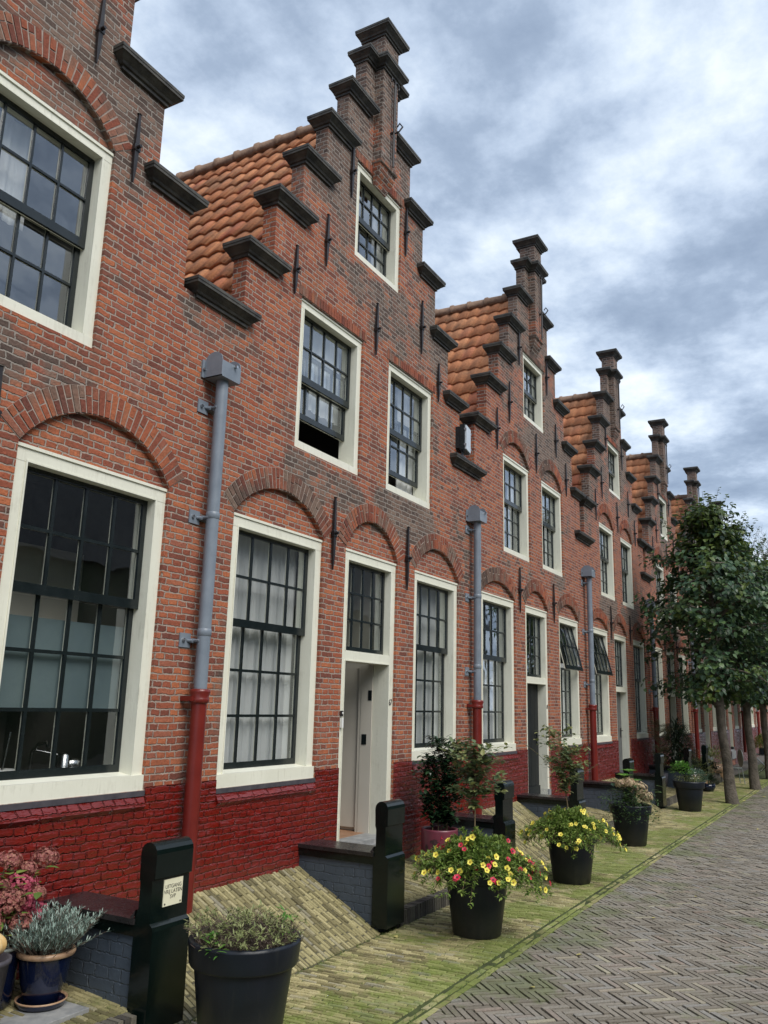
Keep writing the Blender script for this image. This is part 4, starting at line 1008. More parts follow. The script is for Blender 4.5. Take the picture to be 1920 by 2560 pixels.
def rnd_dir(zmin=-1, zmax=1):
    z = random.uniform(zmin, zmax); a = random.uniform(0, 6.283); r_ = math.sqrt(max(0, 1-z*z)); return Vector((r_*math.cos(a), r_*math.sin(a), z))
def flower_mesh(name, mt, r_=0.02):
    q = MB().mat(mt); n = 10; vs = [(0, 0, -0.006)]
    for i in range(n):
        a = 2*math.pi*i/n; rr_ = r_*(1.0 if i % 2 == 0 else 0.80); vs.append((rr_*math.cos(a), rr_*math.sin(a), 0.003))
    q.add(vs, [(0, 1+i, 1+(i+1) % n) for i in range(n)]); q.mat('ycent' if mt == 'yellow' else 'purplechip')
    q.add([(r_*0.3*math.cos(2*math.pi*i/6), r_*0.3*math.sin(2*math.pi*i/6), 0.0015) for i in range(6)], [tuple(range(6))])
    q.mat(mt); q.add([(0.004, 0, -0.004), (-0.002, 0.0035, -0.004), (-0.002, -0.0035, -0.004), (0, 0, -0.03)], [(0, 3, 1), (1, 3, 2), (2, 3, 0)])
    return q.mesh(name)
FY = flower_mesh('flower', 'yellow', 0.029); FC = flower_mesh('flower', 'crimson', 0.030)
def planter_mesh(sc_=1.0, mt='pot'):
    q = MB().mat(mt); q.smooth = True
    q.lathe([(0.0, 0.004), (0.195, 0.004), (0.205, 0.0), (0.222, 0.008), (0.283, 0.455)], 56); q.lathe([(0.283, 0.455), (0.306, 0.463), (0.313, 0.475), (0.325, 0.585)], 56)
    q.lathe([(0.325, 0.585), (0.322, 0.597), (0.312, 0.602), (0.300, 0.600), (0.292, 0.590), (0.285, 0.52), (0.28, 0.50)], 56)
    return q.mesh('pot')
PLM = planter_mesh()
def planter(x, y, label, rz=0, name='potted_plant', s=1.0, cat='potted plant', group='large dark planters along the pavement'):
    t = empty(name, (x, y, 0), rz); tag(t, label, cat, group); o = link(PLM, 'pot', t); o.scale = (s, s, s)
    q = MB().mat('soil'); q.lathe([(0.0, 0.555), (0.15, 0.558), (0.286, 0.55)], 24); so = q.build('soil', t); so.scale = (s, s, s)
    return t
def lances(q, n, base_fn, Lr, Wr, droop=0.0):
    for i in range(n):
        p, d = base_fn(); add_leaf(q, p, d, (0, 0, 1), random.uniform(*Lr), random.uniform(*Wr))

def petunia(t, R_, yellow, red, rose=None, seed=1, droop=0.3, zoff=0.0, xs=1.0, shoots=150, rim=0.31):
    random.seed(seed); q = MB().mat('lf_pet'); st = MB().mat('stem'); tips = []
    for i in range(shoots):
        a = random.uniform(0, 6.283); rr_ = R_*math.sqrt(random.uniform(0.0, 1))*random.uniform(0.85, 1.08)
        ex, ey = rr_*math.cos(a)*xs, rr_*math.sin(a)
        over = max(0, rr_-rim)
        ez = 0.60+zoff+0.26*math.exp(-(rr_/(R_*0.62))**2)*random.uniform(0.55, 1.05)-over*random.uniform(0.1, 0.75)*droop/0.3+random.uniform(-0.02, 0.05)
        p0 = Vector((math.cos(a)*min(rr_, 0.25)*0.5, math.sin(a)*min(rr_, 0.25)*0.5, 0.55)); p2 = Vector((ex, ey, ez)); p1 = (p0+p2)/2+Vector((0, 0, 0.13+random.uniform(0, .05)))
        pts = [((1-s)**2)*p0+2*s*(1-s)*p1+s*s*p2 for s in [j/6 for j in range(7)]]
        st.tube(pts, 0.0025, 3, cap=False)
        for j in range(2, 7):
            for r2 in range(11):
                dd = rnd_dir(-0.35, 0.9)+(pts[j]-pts[j-1]).normalized()*0.8; pj = pts[j]+rnd_dir()*0.02
                add_leaf(q, pj, dd, (0, 0, 1), random.uniform(0.030, 0.056), random.uniform(0.011, 0.018), 0.3)
        tips.append(p2)
    # trailing shoots over the rim
    for i in range(16):
        a = random.uniform(0, 6.283); c, s_ = math.cos(a), math.sin(a); ln = random.uniform(0.05, 0.22)
        pts = [Vector((c*(0.27+0.07*u_), s_*(0.27+0.07*u_), 0.63-ln*u_*u_)) for u_ in [j/5 for j in range(6)]]
        st.tube(pts, 0.002, 3, cap=False)
        for pj in pts:
            for r2 in range(6): add_leaf(q, pj+rnd_dir()*0.02, rnd_dir(-0.6, 0.6)+Vector((c, s_, 0))*0.5, (0, 0, 1), random.uniform(0.022, 0.04), 0.011)
        tips.append(pts[-1])
    q.build('foliage', t); st.build('stems', t)
    # flowers face outwards and up
    cand = [p for p in tips if True]
    camdir = Vector((-t.location.x, -t.location.y, 1.2)).normalized()
    def place(me, n):
        for i in range(n):
            p = random.choice(cand); out_ = Vector((p.x, p.y, 0)); out_ = out_.normalized() if out_.length > 0.01 else Vector((0, 0, 1))
            d = (out_*0.9+camdir*0.35+Vector((0, 0, 0.55))+rnd_dir()*0.45).normalized()
            o = link(me, 'flower', t, tuple(p+d*0.05+rnd_dir()*0.03)); o.rotation_euler = d.to_track_quat('Z', 'Y').to_euler(); s_ = random.uniform(0.8, 1.12); o.scale = (s_, s_, s_)
    place(FY, yellow); 
    if red: place(FC, red)

def thin_shrub(name, parent, base, h, spread, nb, mt, Lr, Wr, seed, lean=(0, 0), z_start=0.35, leaves=6, trunk_r=0.008, top_bias=1.0, stemmat='stem', parts=('foliage', 'stems')):
    random.seed(seed); q = MB().mat(mt); st = MB().mat(stemmat); base = Vector(base); top = base+Vector((lean[0], lean[1], h))
    mid = (base+top)/2+Vector((random.uniform(-.02, .02), random.uniform(-.02, .02), 0))
    tr = [((1-s)**2)*base+2*s*(1-s)*mid+s*s*top for s in [j/8 for j in range(9)]]
    st.tube(tr, [trunk_r*(1-0.6*j/8) for j in range(9)], 6)
    for i in range(nb):
        s = random.uniform(z_start, 1.0); p = base+(top-base)*s; prof = math.sin(math.pi*min(1, (s-z_start)/(1.12-z_start)))**0.6
        d = rnd_dir(0.1, 0.9); ln = spread*prof*random.uniform(0.45, 1.1); e_ = p+Vector((d.x, d.y, d.z*0.55))*ln
        pts = [p+(e_-p)*u_+Vector((0, 0, -0.12*ln*u_*(1-u_))) for u_ in [j/4 for j in range(5)]]
        st.tube(pts, [trunk_r*0.35*(1-0.15*j) for j in range(5)], 3, cap=False)
        for pj in pts[1:]:
            for r2 in range(leaves):
                dd = rnd_dir(-0.5, 0.6)+(e_-p).normalized()*0.4; add_leaf(q, pj+rnd_dir()*0.03, dd, (0, 0, 1), random.uniform(*Lr), random.uniform(*Wr), 0.2)
    st.build(parts[1], parent); q.build(parts[0], parent)

# --- planter 1: dry herb in the foreground
t = planter(4.46, 3.46, 'nearest large dark planter, filled with dry brown stems and pale sage tips', s=1.06)
random.seed(5); q = MB().mat('drystem'); lf = MB().mat('lf_pale')
for i in range(620):
    a = random.uniform(0, 6.283); r_ = 0.285*math.sqrt(random.random()); x, y = r_*math.cos(a), r_*math.sin(a); h = random.uniform(0.07, 0.20)*(1-0.25*(r_/0.285)**2)
    p = [Vector((x, y, 0.57)), Vector((x+random.gauss(0, .02)+x*0.1, y+random.gauss(0, .02)+y*0.1, 0.57+h*0.6)), Vector((x+random.gauss(0, .04)+x*0.2, y+random.gauss(0, .04)+y*0.2, 0.57+h))]
    q.tube(p, [0.0022, 0.002, 0.0013], 3, cap=False)
    if random.random() < 0.40:
        for j in range(7): add_leaf(lf, p[2]+rnd_dir()*0.012, rnd_dir(-0.2, 0.9), (0, 0, 1), random.uniform(0.022, 0.045), random.uniform(0.007, 0.013))
for i in range(60):
    a = random.uniform(0, 6.283); r_ = random.uniform(0.1, 0.3); p0 = Vector((r_*math.cos(a), r_*math.sin(a), 0.66)); q.tube([p0, p0+rnd_dir(-0.2, 0.4)*0.11], 0.0015, 3, cap=False)
q.build('stems', t); lf.build('foliage', t)
g = MB().mat('lf_bright')
for (cx, cy, cz, n) in ((0.20, -0.16, 0.735, 12), (-0.29, 0.02, 0.68, 16), (-0.33, -0.05, 0.63, 12), (0.16, -0.2, 0.66, 6)):
    g = MB().mat('lf_bright')
    for j in range(n): add_leaf(g, (cx+random.gauss(0, .02), cy+random.gauss(0, .02), cz+random.gauss(0, .02)), rnd_dir(-0.4, 0.7), (0, 0, 1), random.uniform(0.05, 0.075), random.uniform(0.014, 0.02))
    g.build('green_shoot', t)

# --- planter 2: red and yellow calibrachoa with a little standard tree
t = planter(7.74, 3.33, 'dark planter overflowing with red and yellow flowers around a thin rose standard'); petunia(t, 0.66, 85, 42, seed=21, shoots=330)
thin_shrub('standard', t, (-0.02, 0.02, 0.56), 1.08, 0.36, 52, 'lf_rose', (0.055, 0.095), (0.036, 0.056), 31, lean=(0.03, 0.0), z_start=0.50, leaves=4, trunk_r=0.009, parts=('shrub_crown', 'shrub_stem'))
# --- planter 3: yellow calibrachoa with leggy shrub
t = planter(10.62, 3.32, 'dark planter of yellow flowers with a tall leggy shrub in it'); petunia(t, 0.64, 99, 0, seed=8, shoots=300, zoff=-0.03)
thin_shrub('leggy', t, (0.02, 0.0, 0.56), 1.20, 0.36, 64, 'lf_rose', (0.05, 0.085), (0.030, 0.046), 12, lean=(-0.12, 0.10), z_start=0.40, leaves=4, trunk_r=0.008, parts=('shrub_crown', 'shrub_stem'))
random.seed(3); q = MB().mat('stem'); lf = MB().mat('lf_rose')
pts = [Vector((-0.1, 0.08, 1.2))+Vector((-0.05*j, 0.055*j, 0.085*j-0.0035*j*j)) for j in range(9)]; q.tube(pts, 0.003, 4)
pts2 = [Vector((-0.02, 0.0, 1.15))+Vector((0.055*j, -0.045*j, 0.035*j)) for j in range(7)]; q.tube(pts2, 0.0025, 4)
for pj in pts[3:]+pts2[2:]:
    for j in range(3): add_leaf(lf, pj, rnd_dir(-0.5, 0.5), (0, 0, 1), 0.035, 0.016)
q.build('long_shoots', t); lf.build('shoot_leaves', t)
# --- planter 4: faded hydrangea
t = planter(13.98, 3.40, 'dark planter with faded cream hydrangea heads and bright green top leaves')
random.seed(17)
def head(q, c, r_, n=150, fl=0.016):
    for i in range(n):
        d = rnd_dir(-0.55, 1); p = Vector(c)+Vector((d.x, d.y, d.z*0.75))*r_*random.uniform(0.62, 1.12); s = rnd_dir(); s = (s-d*s.dot(d)).normalized(); u_ = d.cross(s)
        for k_ in range(4):
            a = k_*math.pi/2; e1 = s*math.cos(a)+u_*math.sin(a); e2 = s*math.cos(a+0.75)+u_*math.sin(a+0.75); e0 = s*math.cos(a-0.75)+u_*math.sin(a-0.75)
            q.add([tuple(p), tuple(p+e0*fl*0.75+d*0.003), tuple(p+e1*fl*1.15+d*random.uniform(-0.002, 0.006)), tuple(p+e2*fl*0.75+d*0.003)], [(0, 1, 2, 3)])
for c, r_ in (((-0.16, 0.06, 0.86), 0.085), ((-0.05, -0.12, 0.80), 0.115), ((0.03, 0.02, 0.88), 0.075), ((0.02, -0.20, 0.66), 0.08), ((0.18, -0.14, 0.66), 0.10), ((-0.20, -0.05, 0.88), 0.07)):
    q = MB().mat('hydcream'); head(q, (c[0]*1.25, c[1]*1.25, c[2]+0.05), r_*1.25, 130, 0.018); q.build('flower_head', t)
q = MB().mat('hydcream'); q.mat('hyd'); head(q, (0.10, -0.10, 0.89), 0.06, 20, 0.014); q.mat('hydcream'); head(q, (0.10, -0.10, 0.88), 0.075, 80, 0.015); q.build('flower_head', t)
q = MB().mat('lf_bright')
for cx, cy, cz in ((0.08, 0.02, 1.08), (-0.14, 0.04, 1.02), (0.24, -0.02, 0.92)):
    for j in range(9):
        a = j*2.4; add_leaf(q, (cx, cy, cz), (math.cos(a), math.sin(a), 0.35), (0, 0, 1), random.uniform(0.13, 0.18), random.uniform(0.06, 0.08), 0.2)
q.build('top_leaves', t)
q = MB().mat('lf_box')
for i in range(1500):
    a = random.uniform(1.7, 4.9); r_ = random.uniform(0.12, 0.46); p = Vector((r_*math.cos(a), r_*math.sin(a), 0.64+random.uniform(-0.20, 0.18)-max(0, r_-0.3)*0.8)); add_leaf(q, p, rnd_dir(-0.3, 0.8), (0, 0, 1), random.uniform(0.03, 0.05), 0.019)
for i in range(60): add_leaf(q, (random.gauss(0, .14), random.gauss(0, .14), random.uniform(0.62, 0.95)), rnd_dir(-0.2, 0.6), (0, 0, 1), 0.14, 0.08)
q.build('foliage', t); q = MB().mat('stem')
for c in ((-0.16, 0.06, 0.86), (-0.05, -0.12, 0.80), (0.10, -0.10, 0.89), (0.08, 0.02, 1.02), (0.02, -0.2, 0.66)): q.tube([(c[0]*0.3, c[1]*0.3, 0.55), c], 0.005, 5)
q.build('stems', t)
# --- planter 5: succulent and grey fern
t = planter(19.42, 3.47, 'dark planter with a fleshy round-leaved bush and blue-green trailing plant'); random.seed(23)
q = MB().mat('lf_bright')
for i in range(420):
    d = rnd_dir(-0.2, 1); p = Vector((-0.17, 0.10, 0.80))+Vector((d.x*0.25, d.y*0.25, d.z*0.20))*random.uniform(0.6, 1); add_leaf(q, p, d+rnd_dir()*0.4, (0, 0, 1), random.uniform(0.04, 0.06), random.uniform(0.028, 0.036), 0.15)
q.build('bush', t); q = MB().mat('lf_fir')
for i in range(1500):
    d = rnd_dir(-0.4, 1); p = Vector((0.19, -0.13, 0.66))+Vector((d.x*0.27, d.y*0.25, d.z*0.17))*random.uniform(0.5, 1); add_leaf(q, p, d+rnd_dir()*0.5, (0, 0, 1), random.uniform(0.025, 0.045), 0.009)
q.build('trailing_foliage', t); q = MB().mat('lf_pale')
for i in range(500):
    a = random.uniform(0, 6.28); r_ = 0.3*math.sqrt(random.random()); add_leaf(q, (r_*math.cos(a), r_*math.sin(a), random.uniform(0.55, 0.70)), rnd_dir(-0.2, 1), (0, 0, 1), 0.04, 0.012)
q.build('foliage', t)
q = MB().mat('white')
for i in range(26): head(q, (random.gauss(-0.02, .05), random.gauss(-0.12, .05), random.uniform(0.60, 0.86)), 0.006, 2, 0.010)
q.build('white_flowers', t)

# --- plum coloured pot with camellia
t = empty('potted_shrub', (9.36, 4.50, 0.15)); tag(t, 'dark leafy camellia in a plum pot with chipped glaze beside the doorway', 'potted shrub')
q = MB().mat('purple'); q.smooth = True; q.lathe([(0.0, 0.0), (0.175, 0.0), (0.19, 0.02), (0.212, 0.25), (0.215, 0.47), (0.213, 0.49), (0.20, 0.49), (0.19, 0.47), (0.19, 0.44)], 40)
pt = q.build('pot', t)
q = MB().mat('purplechip'); random.seed(2)
def blob(th0, z0, pts_):
    vs = []
    for (dx_, dz_) in pts_: 
        th = th0+dx_/0.214; z = z0+dz_; r_ = 0.2165 if z > 0.25 else 0.2165-(0.25-z)*0.085
        vs.append((r_*math.cos(th), r_*math.sin(th), z))
    c = tuple(sum(v[i] for v in vs)/len(vs) for i in range(3)); rr_ = math.hypot(c[0], c[1]); k_ = (0.2175 if c[2] > 0.25 else 0.2175-(0.25-c[2])*0.085)/rr_; vs.append((c[0]*k_, c[1]*k_, c[2])); n = len(pts_)
    q.add(vs, [(i, (i+1) % n, n) for i in range(n)])
tc_ = math.atan2(-4.5, -9.36)
def irr(rx, rz, n=16, j=0.3): return [(rx*math.cos(6.283*i/n)*random.uniform(1-j, 1+j), rz*math.sin(6.283*i/n)*random.uniform(1-j, 1+j)) for i in range(n)]
blob(tc_-0.28, 0.36, irr(0.045, 0.035)); blob(tc_-0.24, 0.24, irr(0.055, 0.07)); blob(tc_-0.32, 0.10, irr(0.06, 0.09)); blob(tc_+0.35, 0.14, irr(0.07, 0.06)); blob(tc_-0.75, 0.30, irr(0.018, 0.035)); blob(tc_-0.75, 0.07, irr(0.05, 0.06))
q.build('glaze_chips', pt)
q = MB().mat('soil'); q.lathe([(0, 0.45), (0.19, 0.445)], 24); q.build('soil', t)
for i, (bx, by, h, sp) in enumerate(((-0.03, 0.0, 1.12, 0.26), (0.08, 0.02, 0.95, 0.26), (-0.08, 0.05, 0.85, 0.24), (0.03, -0.07, 0.7, 0.24), (0.1, -0.05, 1.02, 0.2))):
    thin_shrub('c', t, (bx, by, 0.44), h, sp, 46, 'lf_cam', (0.06, 0.10), (0.034, 0.05), 40+i, lean=(bx*0.8, by*0.8), z_start=0.12, leaves=3, trunk_r=0.007)

# --- blue glazed pot with lavender, on a saucer
t = empty('potted_lavender', (3.89, 4.55, 0.205)); tag(t, 'silvery lavender in a dark blue glazed pot with tan rim and saucer', 'potted plant')
q = MB().mat('glaze'); q.smooth = True; q.lathe([(0, 0.02), (0.085, 0.02), (0.10, 0.03), (0.135, 0.14), (0.155, 0.265), (0.157, 0.285)], 40); q.mat('rimglaze'); q.lathe([(0.157, 0.285), (0.172, 0.290), (0.176, 0.305), (0.170, 0.318), (0.155, 0.320), (0.147, 0.310), (0.145, 0.28)], 40); q.build('pot', t)
q = MB().mat('glaze'); q.smooth = True; q.lathe([(0, 0.001), (0.12, 0.0), (0.140, 0.012), (0.150, 0.036)], 40); q.mat('rimglaze'); q.lathe([(0.150, 0.036), (0.154, 0.044), (0.147, 0.046), (0.140, 0.036)], 40); q.mat('glaze'); q.lathe([(0.140, 0.036), (0.128, 0.016), (0, 0.014)], 40); q.build('saucer', t)
q = MB().mat('soil'); q.lathe([(0, 0.29), (0.146, 0.285)], 20); q.build('soil', t)
random.seed(9); q = MB().mat('lf_lav'); st = MB().mat('drystem')
for i in range(460):
    a = random.uniform(0, 6.283); r_ = 0.13*math.sqrt(random.random()); sp = random.uniform(0.9, 2.5); x, y = r_*math.cos(a), r_*math.sin(a); h = random.uniform(0.12, 0.27)*(1.1-0.35*(r_/0.13))
    p0 = Vector((x, y, 0.29)); p2 = Vector((x*sp*1.15+random.gauss(0, .02), y*sp*1.15+random.gauss(0, .02), 0.29+h)); st.tube([p0, (p0+p2)/2+rnd_dir()*0.01, p2], 0.002, 3, cap=False)
    for j in range(13):
        s = random.uniform(0.38, 1.03); p = p0+(p2-p0)*s; add_leaf(q, p, rnd_dir(0.0, 0.9)+(p2-p0).normalized()*0.9, (0, 0, 1), random.uniform(0.026, 0.048), random.uniform(0.005, 0.0075), 0.1)
q.build('foliage', t); st.build('stems', t)
# --- pink hydrangea, back left
t = empty('potted_hydrangea', (3.66, 4.80, 0.21)); tag(t, 'fading pink hydrangea in a black pot at the left edge under the kitchen window', 'potted plant')
q = MB().mat('glaze'); q.smooth = True; q.lathe([(0, 0.0), (0.15, 0.0), (0.17, 0.02), (0.19, 0.30), (0.192, 0.33)], 36); q.mat('furn'); q.lathe([(0.192, 0.33), (0.205, 0.335), (0.205, 0.35), (0.19, 0.353), (0.182, 0.33)], 36); q.build('pot', t)
q = MB().mat('soil'); q.lathe([(0, 0.32), (0.185, 0.315)], 20); q.build('soil', t); random.seed(77)
st = MB().mat('stem'); lf = MB().mat('lf_pet'); 
hs = [((-0.10, -0.02, 0.68), .085, 1), ((0.03, -0.03, 0.80), .065, 0), ((0.10, -0.06, 0.66), .085, 1), ((0.27, -0.03, 0.78), .07, 0), ((-0.02, -0.12, 0.58), .09, 0), ((0.10, -0.12, 0.56), .06, 1), ((0.17, -0.10, 0.48), .075, 1), ((0.06, -0.16, 0.45), .06, 0), ((-0.18, 0.0, 0.78), .08, 0), ((-0.22, -0.08, 0.62), .08, 0), ((-0.10, 0.1, 0.82), .06, 0), ((0.2, 0.0, 0.60), .05, 0), ((-0.14, -0.16, 0.50), .075, 0)]
hs += [((random.uniform(-0.22, 0.22), random.uniform(-0.17, 0.05), random.uniform(0.44, 0.80)), random.uniform(.04, .06), random.random() < .25) for _ in range(12)]
for c, r_, pk in hs:
    q = MB().mat('hydpink' if pk else 'hyd'); head(q, (c[0]*1.15+0.02, c[1], c[2]+0.02), r_*1.2, 210, 0.0125); q.build('flower_head', t); st.tube([(c[0]*0.25, c[1]*0.25, 0.32), (c[0]*0.7, c[1]*0.7, 0.32+(c[2]-0.32)*0.6), c], 0.004, 5)
for i in range(80): add_leaf(lf, (random.gauss(0.05, .17), random.gauss(-0.07, .08), random.uniform(0.38, 0.78)), rnd_dir(-0.6, 0.4), (0, 0, 1), random.uniform(0.07, 0.11), random.uniform(0.04, 0.06), 0.15)
st.build('stems', t); lf.build('foliage', t)
# gourd resting on a clay pot at the far left edge
t = empty('flower_pot', (3.44, 4.55, 0.195)); tag(t, 'small grey pot at the left edge carrying the gourd', 'pot')
q = MB().mat('lead'); q.smooth = True; q.lathe([(0, 0), (0.11, 0.0), (0.15, 0.34), (0.16, 0.345), (0.16, 0.37), (0.14, 0.37), (0.13, 0.34), (0, 0.34)], 28); q.build('body', t)
q = MB().mat('gourd'); q.smooth = True; sg = 48
rings = []
for j in range(13):
    ph = -math.pi/2+math.pi*j/12; rings.append([( (0.095*math.cos(ph))*(1+0.07*abs(math.cos(4*th)))*math.cos(th), (0.095*math.cos(ph))*(1+0.07*abs(math.cos(4*th)))*math.sin(th), 0.07*math.sin(ph)+0.0) for th in [2*math.pi*k/sg for k in range(sg)]])
q.loft(rings); q.mat('stem'); q.tube([(0, 0, 0.07), (0.01, 0, 0.12)], [0.015, 0.01], 7)
o = q.build('gourd', None, (3.455, 4.53, 0.195+0.44)); tag(o, 'orange yellow and white gourd lying on the small pot, left edge', 'gourd')
# grey slab under the lavender
q = MB().mat('lead'); q.mat('sillstone'); q.box(3.55, 4.03, 4.28, 4.78, 0.150, 0.204); o = q.build('paving_slab', bevel=0.004); tag(o, 'grey stone slab under the blue lavender pot', 'slab')

# ------------------------------------------------------------------ linden trees
def linden_crown(seed, n_limb=56, leaves=7600, hz=(2.35, 7.5), rad=1.78):
    random.seed(seed); q = MB().mat('lf_linden'); br = MB().mat('bark')
    top = Vector((0.15, 0.05, hz[1]-0.5)); br.tube([(0, 0, 2.2), (0.04, 0, 3.4), (0.10, 0.03, 5.0), tuple(top)], [0.12, 0.095, 0.05, 0.015], 8)
    cl = []
    for i in range(n_limb):
        s = (i+0.5)/n_limb; z0 = 2.45+s*(hz[1]-3.1); a = i*2.399+random.uniform(-.4, .4)
        prof = (math.sin(math.pi*min(1.0, 0.17+0.83*s))**0.75)*(1.0 if s < .55 else 1-(s-.55)*1.25)
        ln = rad*prof*random.uniform(0.70, 1.12); zz = z0+random.uniform(-0.05, 0.75)*ln*0.5-(0.30*ln if s < 0.18 else 0)
        p0 = Vector((0.05*s, 0, z0)); p2 = Vector((math.cos(a)*ln, math.sin(a)*ln, zz)); p1 = (p0+p2)/2+Vector((0, 0, 0.22*ln))
        pts = [((1-u)**2)*p0+2*u*(1-u)*p1+u*u*p2 for u in [j/6 for j in range(7)]]
        br.tube(pts, [0.035*(1-0.13*j) for j in range(7)], 5, cap=False)
        for j in range(2, 7):
            cl.append((pts[j], 0.30 if j < 6 else 0.22, s))
            d = rnd_dir(-0.2, 0.5); e_ = pts[j]+d*random.uniform(0.25, 0.5); br.tube([pts[j], e_], [0.01, 0.004], 3, cap=False); cl.append((e_, 0.20, s))
    for i in range(26):  # thin shoots out of the top and sides
        a = random.uniform(0, 6.283); r_ = random.uniform(0, 0.9); p = Vector((r_*math.cos(a), r_*math.sin(a), hz[1]-0.55-r_*0.9)); d = Vector((math.cos(a)*0.35, math.sin(a)*0.35, 1)).normalized(); ln = random.uniform(0.35, 0.95)
        br.tube([p, p+d*ln], [0.010, 0.003], 3, cap=False)
        q.mat('lf_linden2')
        for j in range(11):
            pj = p+d*ln*(j+2)/12; add_leaf(q, pj, rnd_dir(-0.5, 0.2), (0, 0, 1), random.uniform(0.09, 0.13), random.uniform(0.08, 0.11), 0.2)
    per = max(1, leaves//len(cl))
    for c, r_, s in cl:
        q.mat('lf_linden2' if random.random() < (0.10 if s < 0.7 else 0.6) else 'lf_linden')
        for j in range(per):
            p = c+Vector((random.gauss(0, r_*0.55), random.gauss(0, r_*0.55), random.gauss(0, r_*0.5)))
            o_ = Vector((p.x, p.y, 0)); o_ = o_.normalized() if o_.length > 0.05 else Vector((1, 0, 0))
            d = o_*0.6+Vector((0, 0, -0.55))+rnd_dir()*0.75; add_leaf(q, p, d, o_*0.5+Vector((0, 0, 1)), random.uniform(0.10, 0.165), random.uniform(0.085, 0.14), random.uniform(0.1, 0.4))
    return q.mesh('crown'), br.mesh('branches')
cr1 = linden_crown(4); cr2 = linden_crown(19)
def trunk_mesh(seed, lean):
    random.seed(seed); q = MB().mat('bark'); q.smooth = True; rings = []
    for j in range(15):
        z = -0.05+j*0.19; r_ = 0.125+0.03*math.exp(-z*3)-0.006*j*0.5; r_ = max(r_, 0.10); cx = lean[0]*(z/2.5); cy = lean[1]*(z/2.5)+0.012*math.sin(j*0.9)
        rings.append([(cx+r_*(1+0.05*math.sin(3*t_+j*0.35)+0.03*math.sin(7*t_+j))*math.cos(t_), cy+r_*(1+0.05*math.sin(3*t_+j*0.35))*math.sin(t_), z) for t_ in [2*math.pi*k/20 for k in range(20)]])
    q.loft(rings); return q.mesh('trunk')
TL = ['nearest linden tree with leaning trunk and dense dark crown against the far gables', 'second linden with a slim straight trunk, partly behind the nearest one', 'third linden, dark trunk at the right edge', 'fourth linden, beyond the right edge trunk', 'fifth linden, farthest of the row']
for i, (x, y, lean, cm) in enumerate(((21.68, 2.93, (-0.10, 0.16), cr1), (26.05, 2.90, (-0.05, 0.10), cr2), (30.5, 2.92, (0, 0.1), cr1), (34.9, 2.9, (0, 0.05), cr2), (39.3, 2.9, (0, 0.1), cr1))):
    t = empty('linden_tree', (x, y, 0)); tag(t, TL[i], 'tree', 'pollarded lindens along the gutter')
    link(trunk_mesh(i, lean), 'trunk', t)
    for me, nm in ((cm[0], 'crown'), (cm[1], 'branches')): link(me, nm, t, (lean[0], lean[1], 0), (0, 0, i*1.3))

# bare tree far behind the roofs at the right edge
t = empty('bare_tree', (88, 6, 0)); tag(t, 'bare twiggy tree against the pale sky beyond the last roofs', 'tree'); random.seed(6)
q = MB().mat('bark')
def grow(p, d, ln, r_, n):
    e_ = p+d*ln; q.tube([p, e_], [r_, r_*0.65], 4, cap=False)
    if n == 0: return
    for j in range(3 if n > 2 else 2): grow(e_, (d+rnd_dir(-0.1, 0.6)*0.75).normalized(), ln*random.uniform(0.6, 0.8), r_*0.6, n-1)
grow(Vector((0, 0, 0)), Vector((0, 0, 1)), 6.0, 0.28, 7); q.build('branches', t)

# ------------------------------------------------------------------ far pots and furniture
t = empty('potted_shrub', (23.6, 4.45, 0.0)); tag(t, 'tall dark shrub in a grey tub left of the first linden trunk', 'potted shrub')
q = MB().mat('lead'); q.smooth = True; q.lathe([(0, 0), (0.24, 0), (0.30, 0.5), (0.31, 0.52), (0.28, 0.52), (0.27, 0.47), (0, 0.47)], 28); q.build('pot', t)
q = MB().mat('lf_dark'); random.seed(15)
for i in range(2600):
    d = rnd_dir(-0.6, 1); z = random.uniform(0, 1); p = Vector((d.x*0.52*(1-0.55*z), d.y*0.5*(1-0.55*z), 0.55+1.15*z+d.z*0.1)); add_leaf(q, p*1.0, d+Vector((0, 0, -0.3)), (0, 0, 1), random.uniform(0.09, 0.16), random.uniform(0.022, 0.036))
q.build('foliage', t)
t = empty('potted_conifer', (22.2, 4.62, 0.24)); tag(t, 'feathery brownish shrub against the wall behind the bench post', 'potted shrub')
q = MB().mat('rimglaze'); q.mat('lead'); q.smooth = True; q.lathe([(0, 0), (0.14, 0), (0.18, 0.3), (0, 0.3)], 20); q.build('pot', t)
thin_shrub('f', t, (0, 0, 0.28), 1.25, 0.42, 110, 'lf_rose', (0.04, 0.07), (0.006, 0.011), 90, z_start=0.1, leaves=7, trunk_r=0.02)
spots = [(25.3, 4.25, 0.42, 'low clump of brown and green plants between the two linden trunks', 'lf_rose', 0.42), (26.8, 4.15, 0.34, 'rounded mossy pot with trailing succulent at the foot of the second linden', 'lf_dark', 0.36), (24.4, 3.9, 0.22, 'little dark pot at the left foot of the first linden', 'lf_dark', 0.30), (28.2, 4.3, 0.55, 'reddish grass-like plant against the red plinth between the trunks', 'lf_rose', 0.5)]
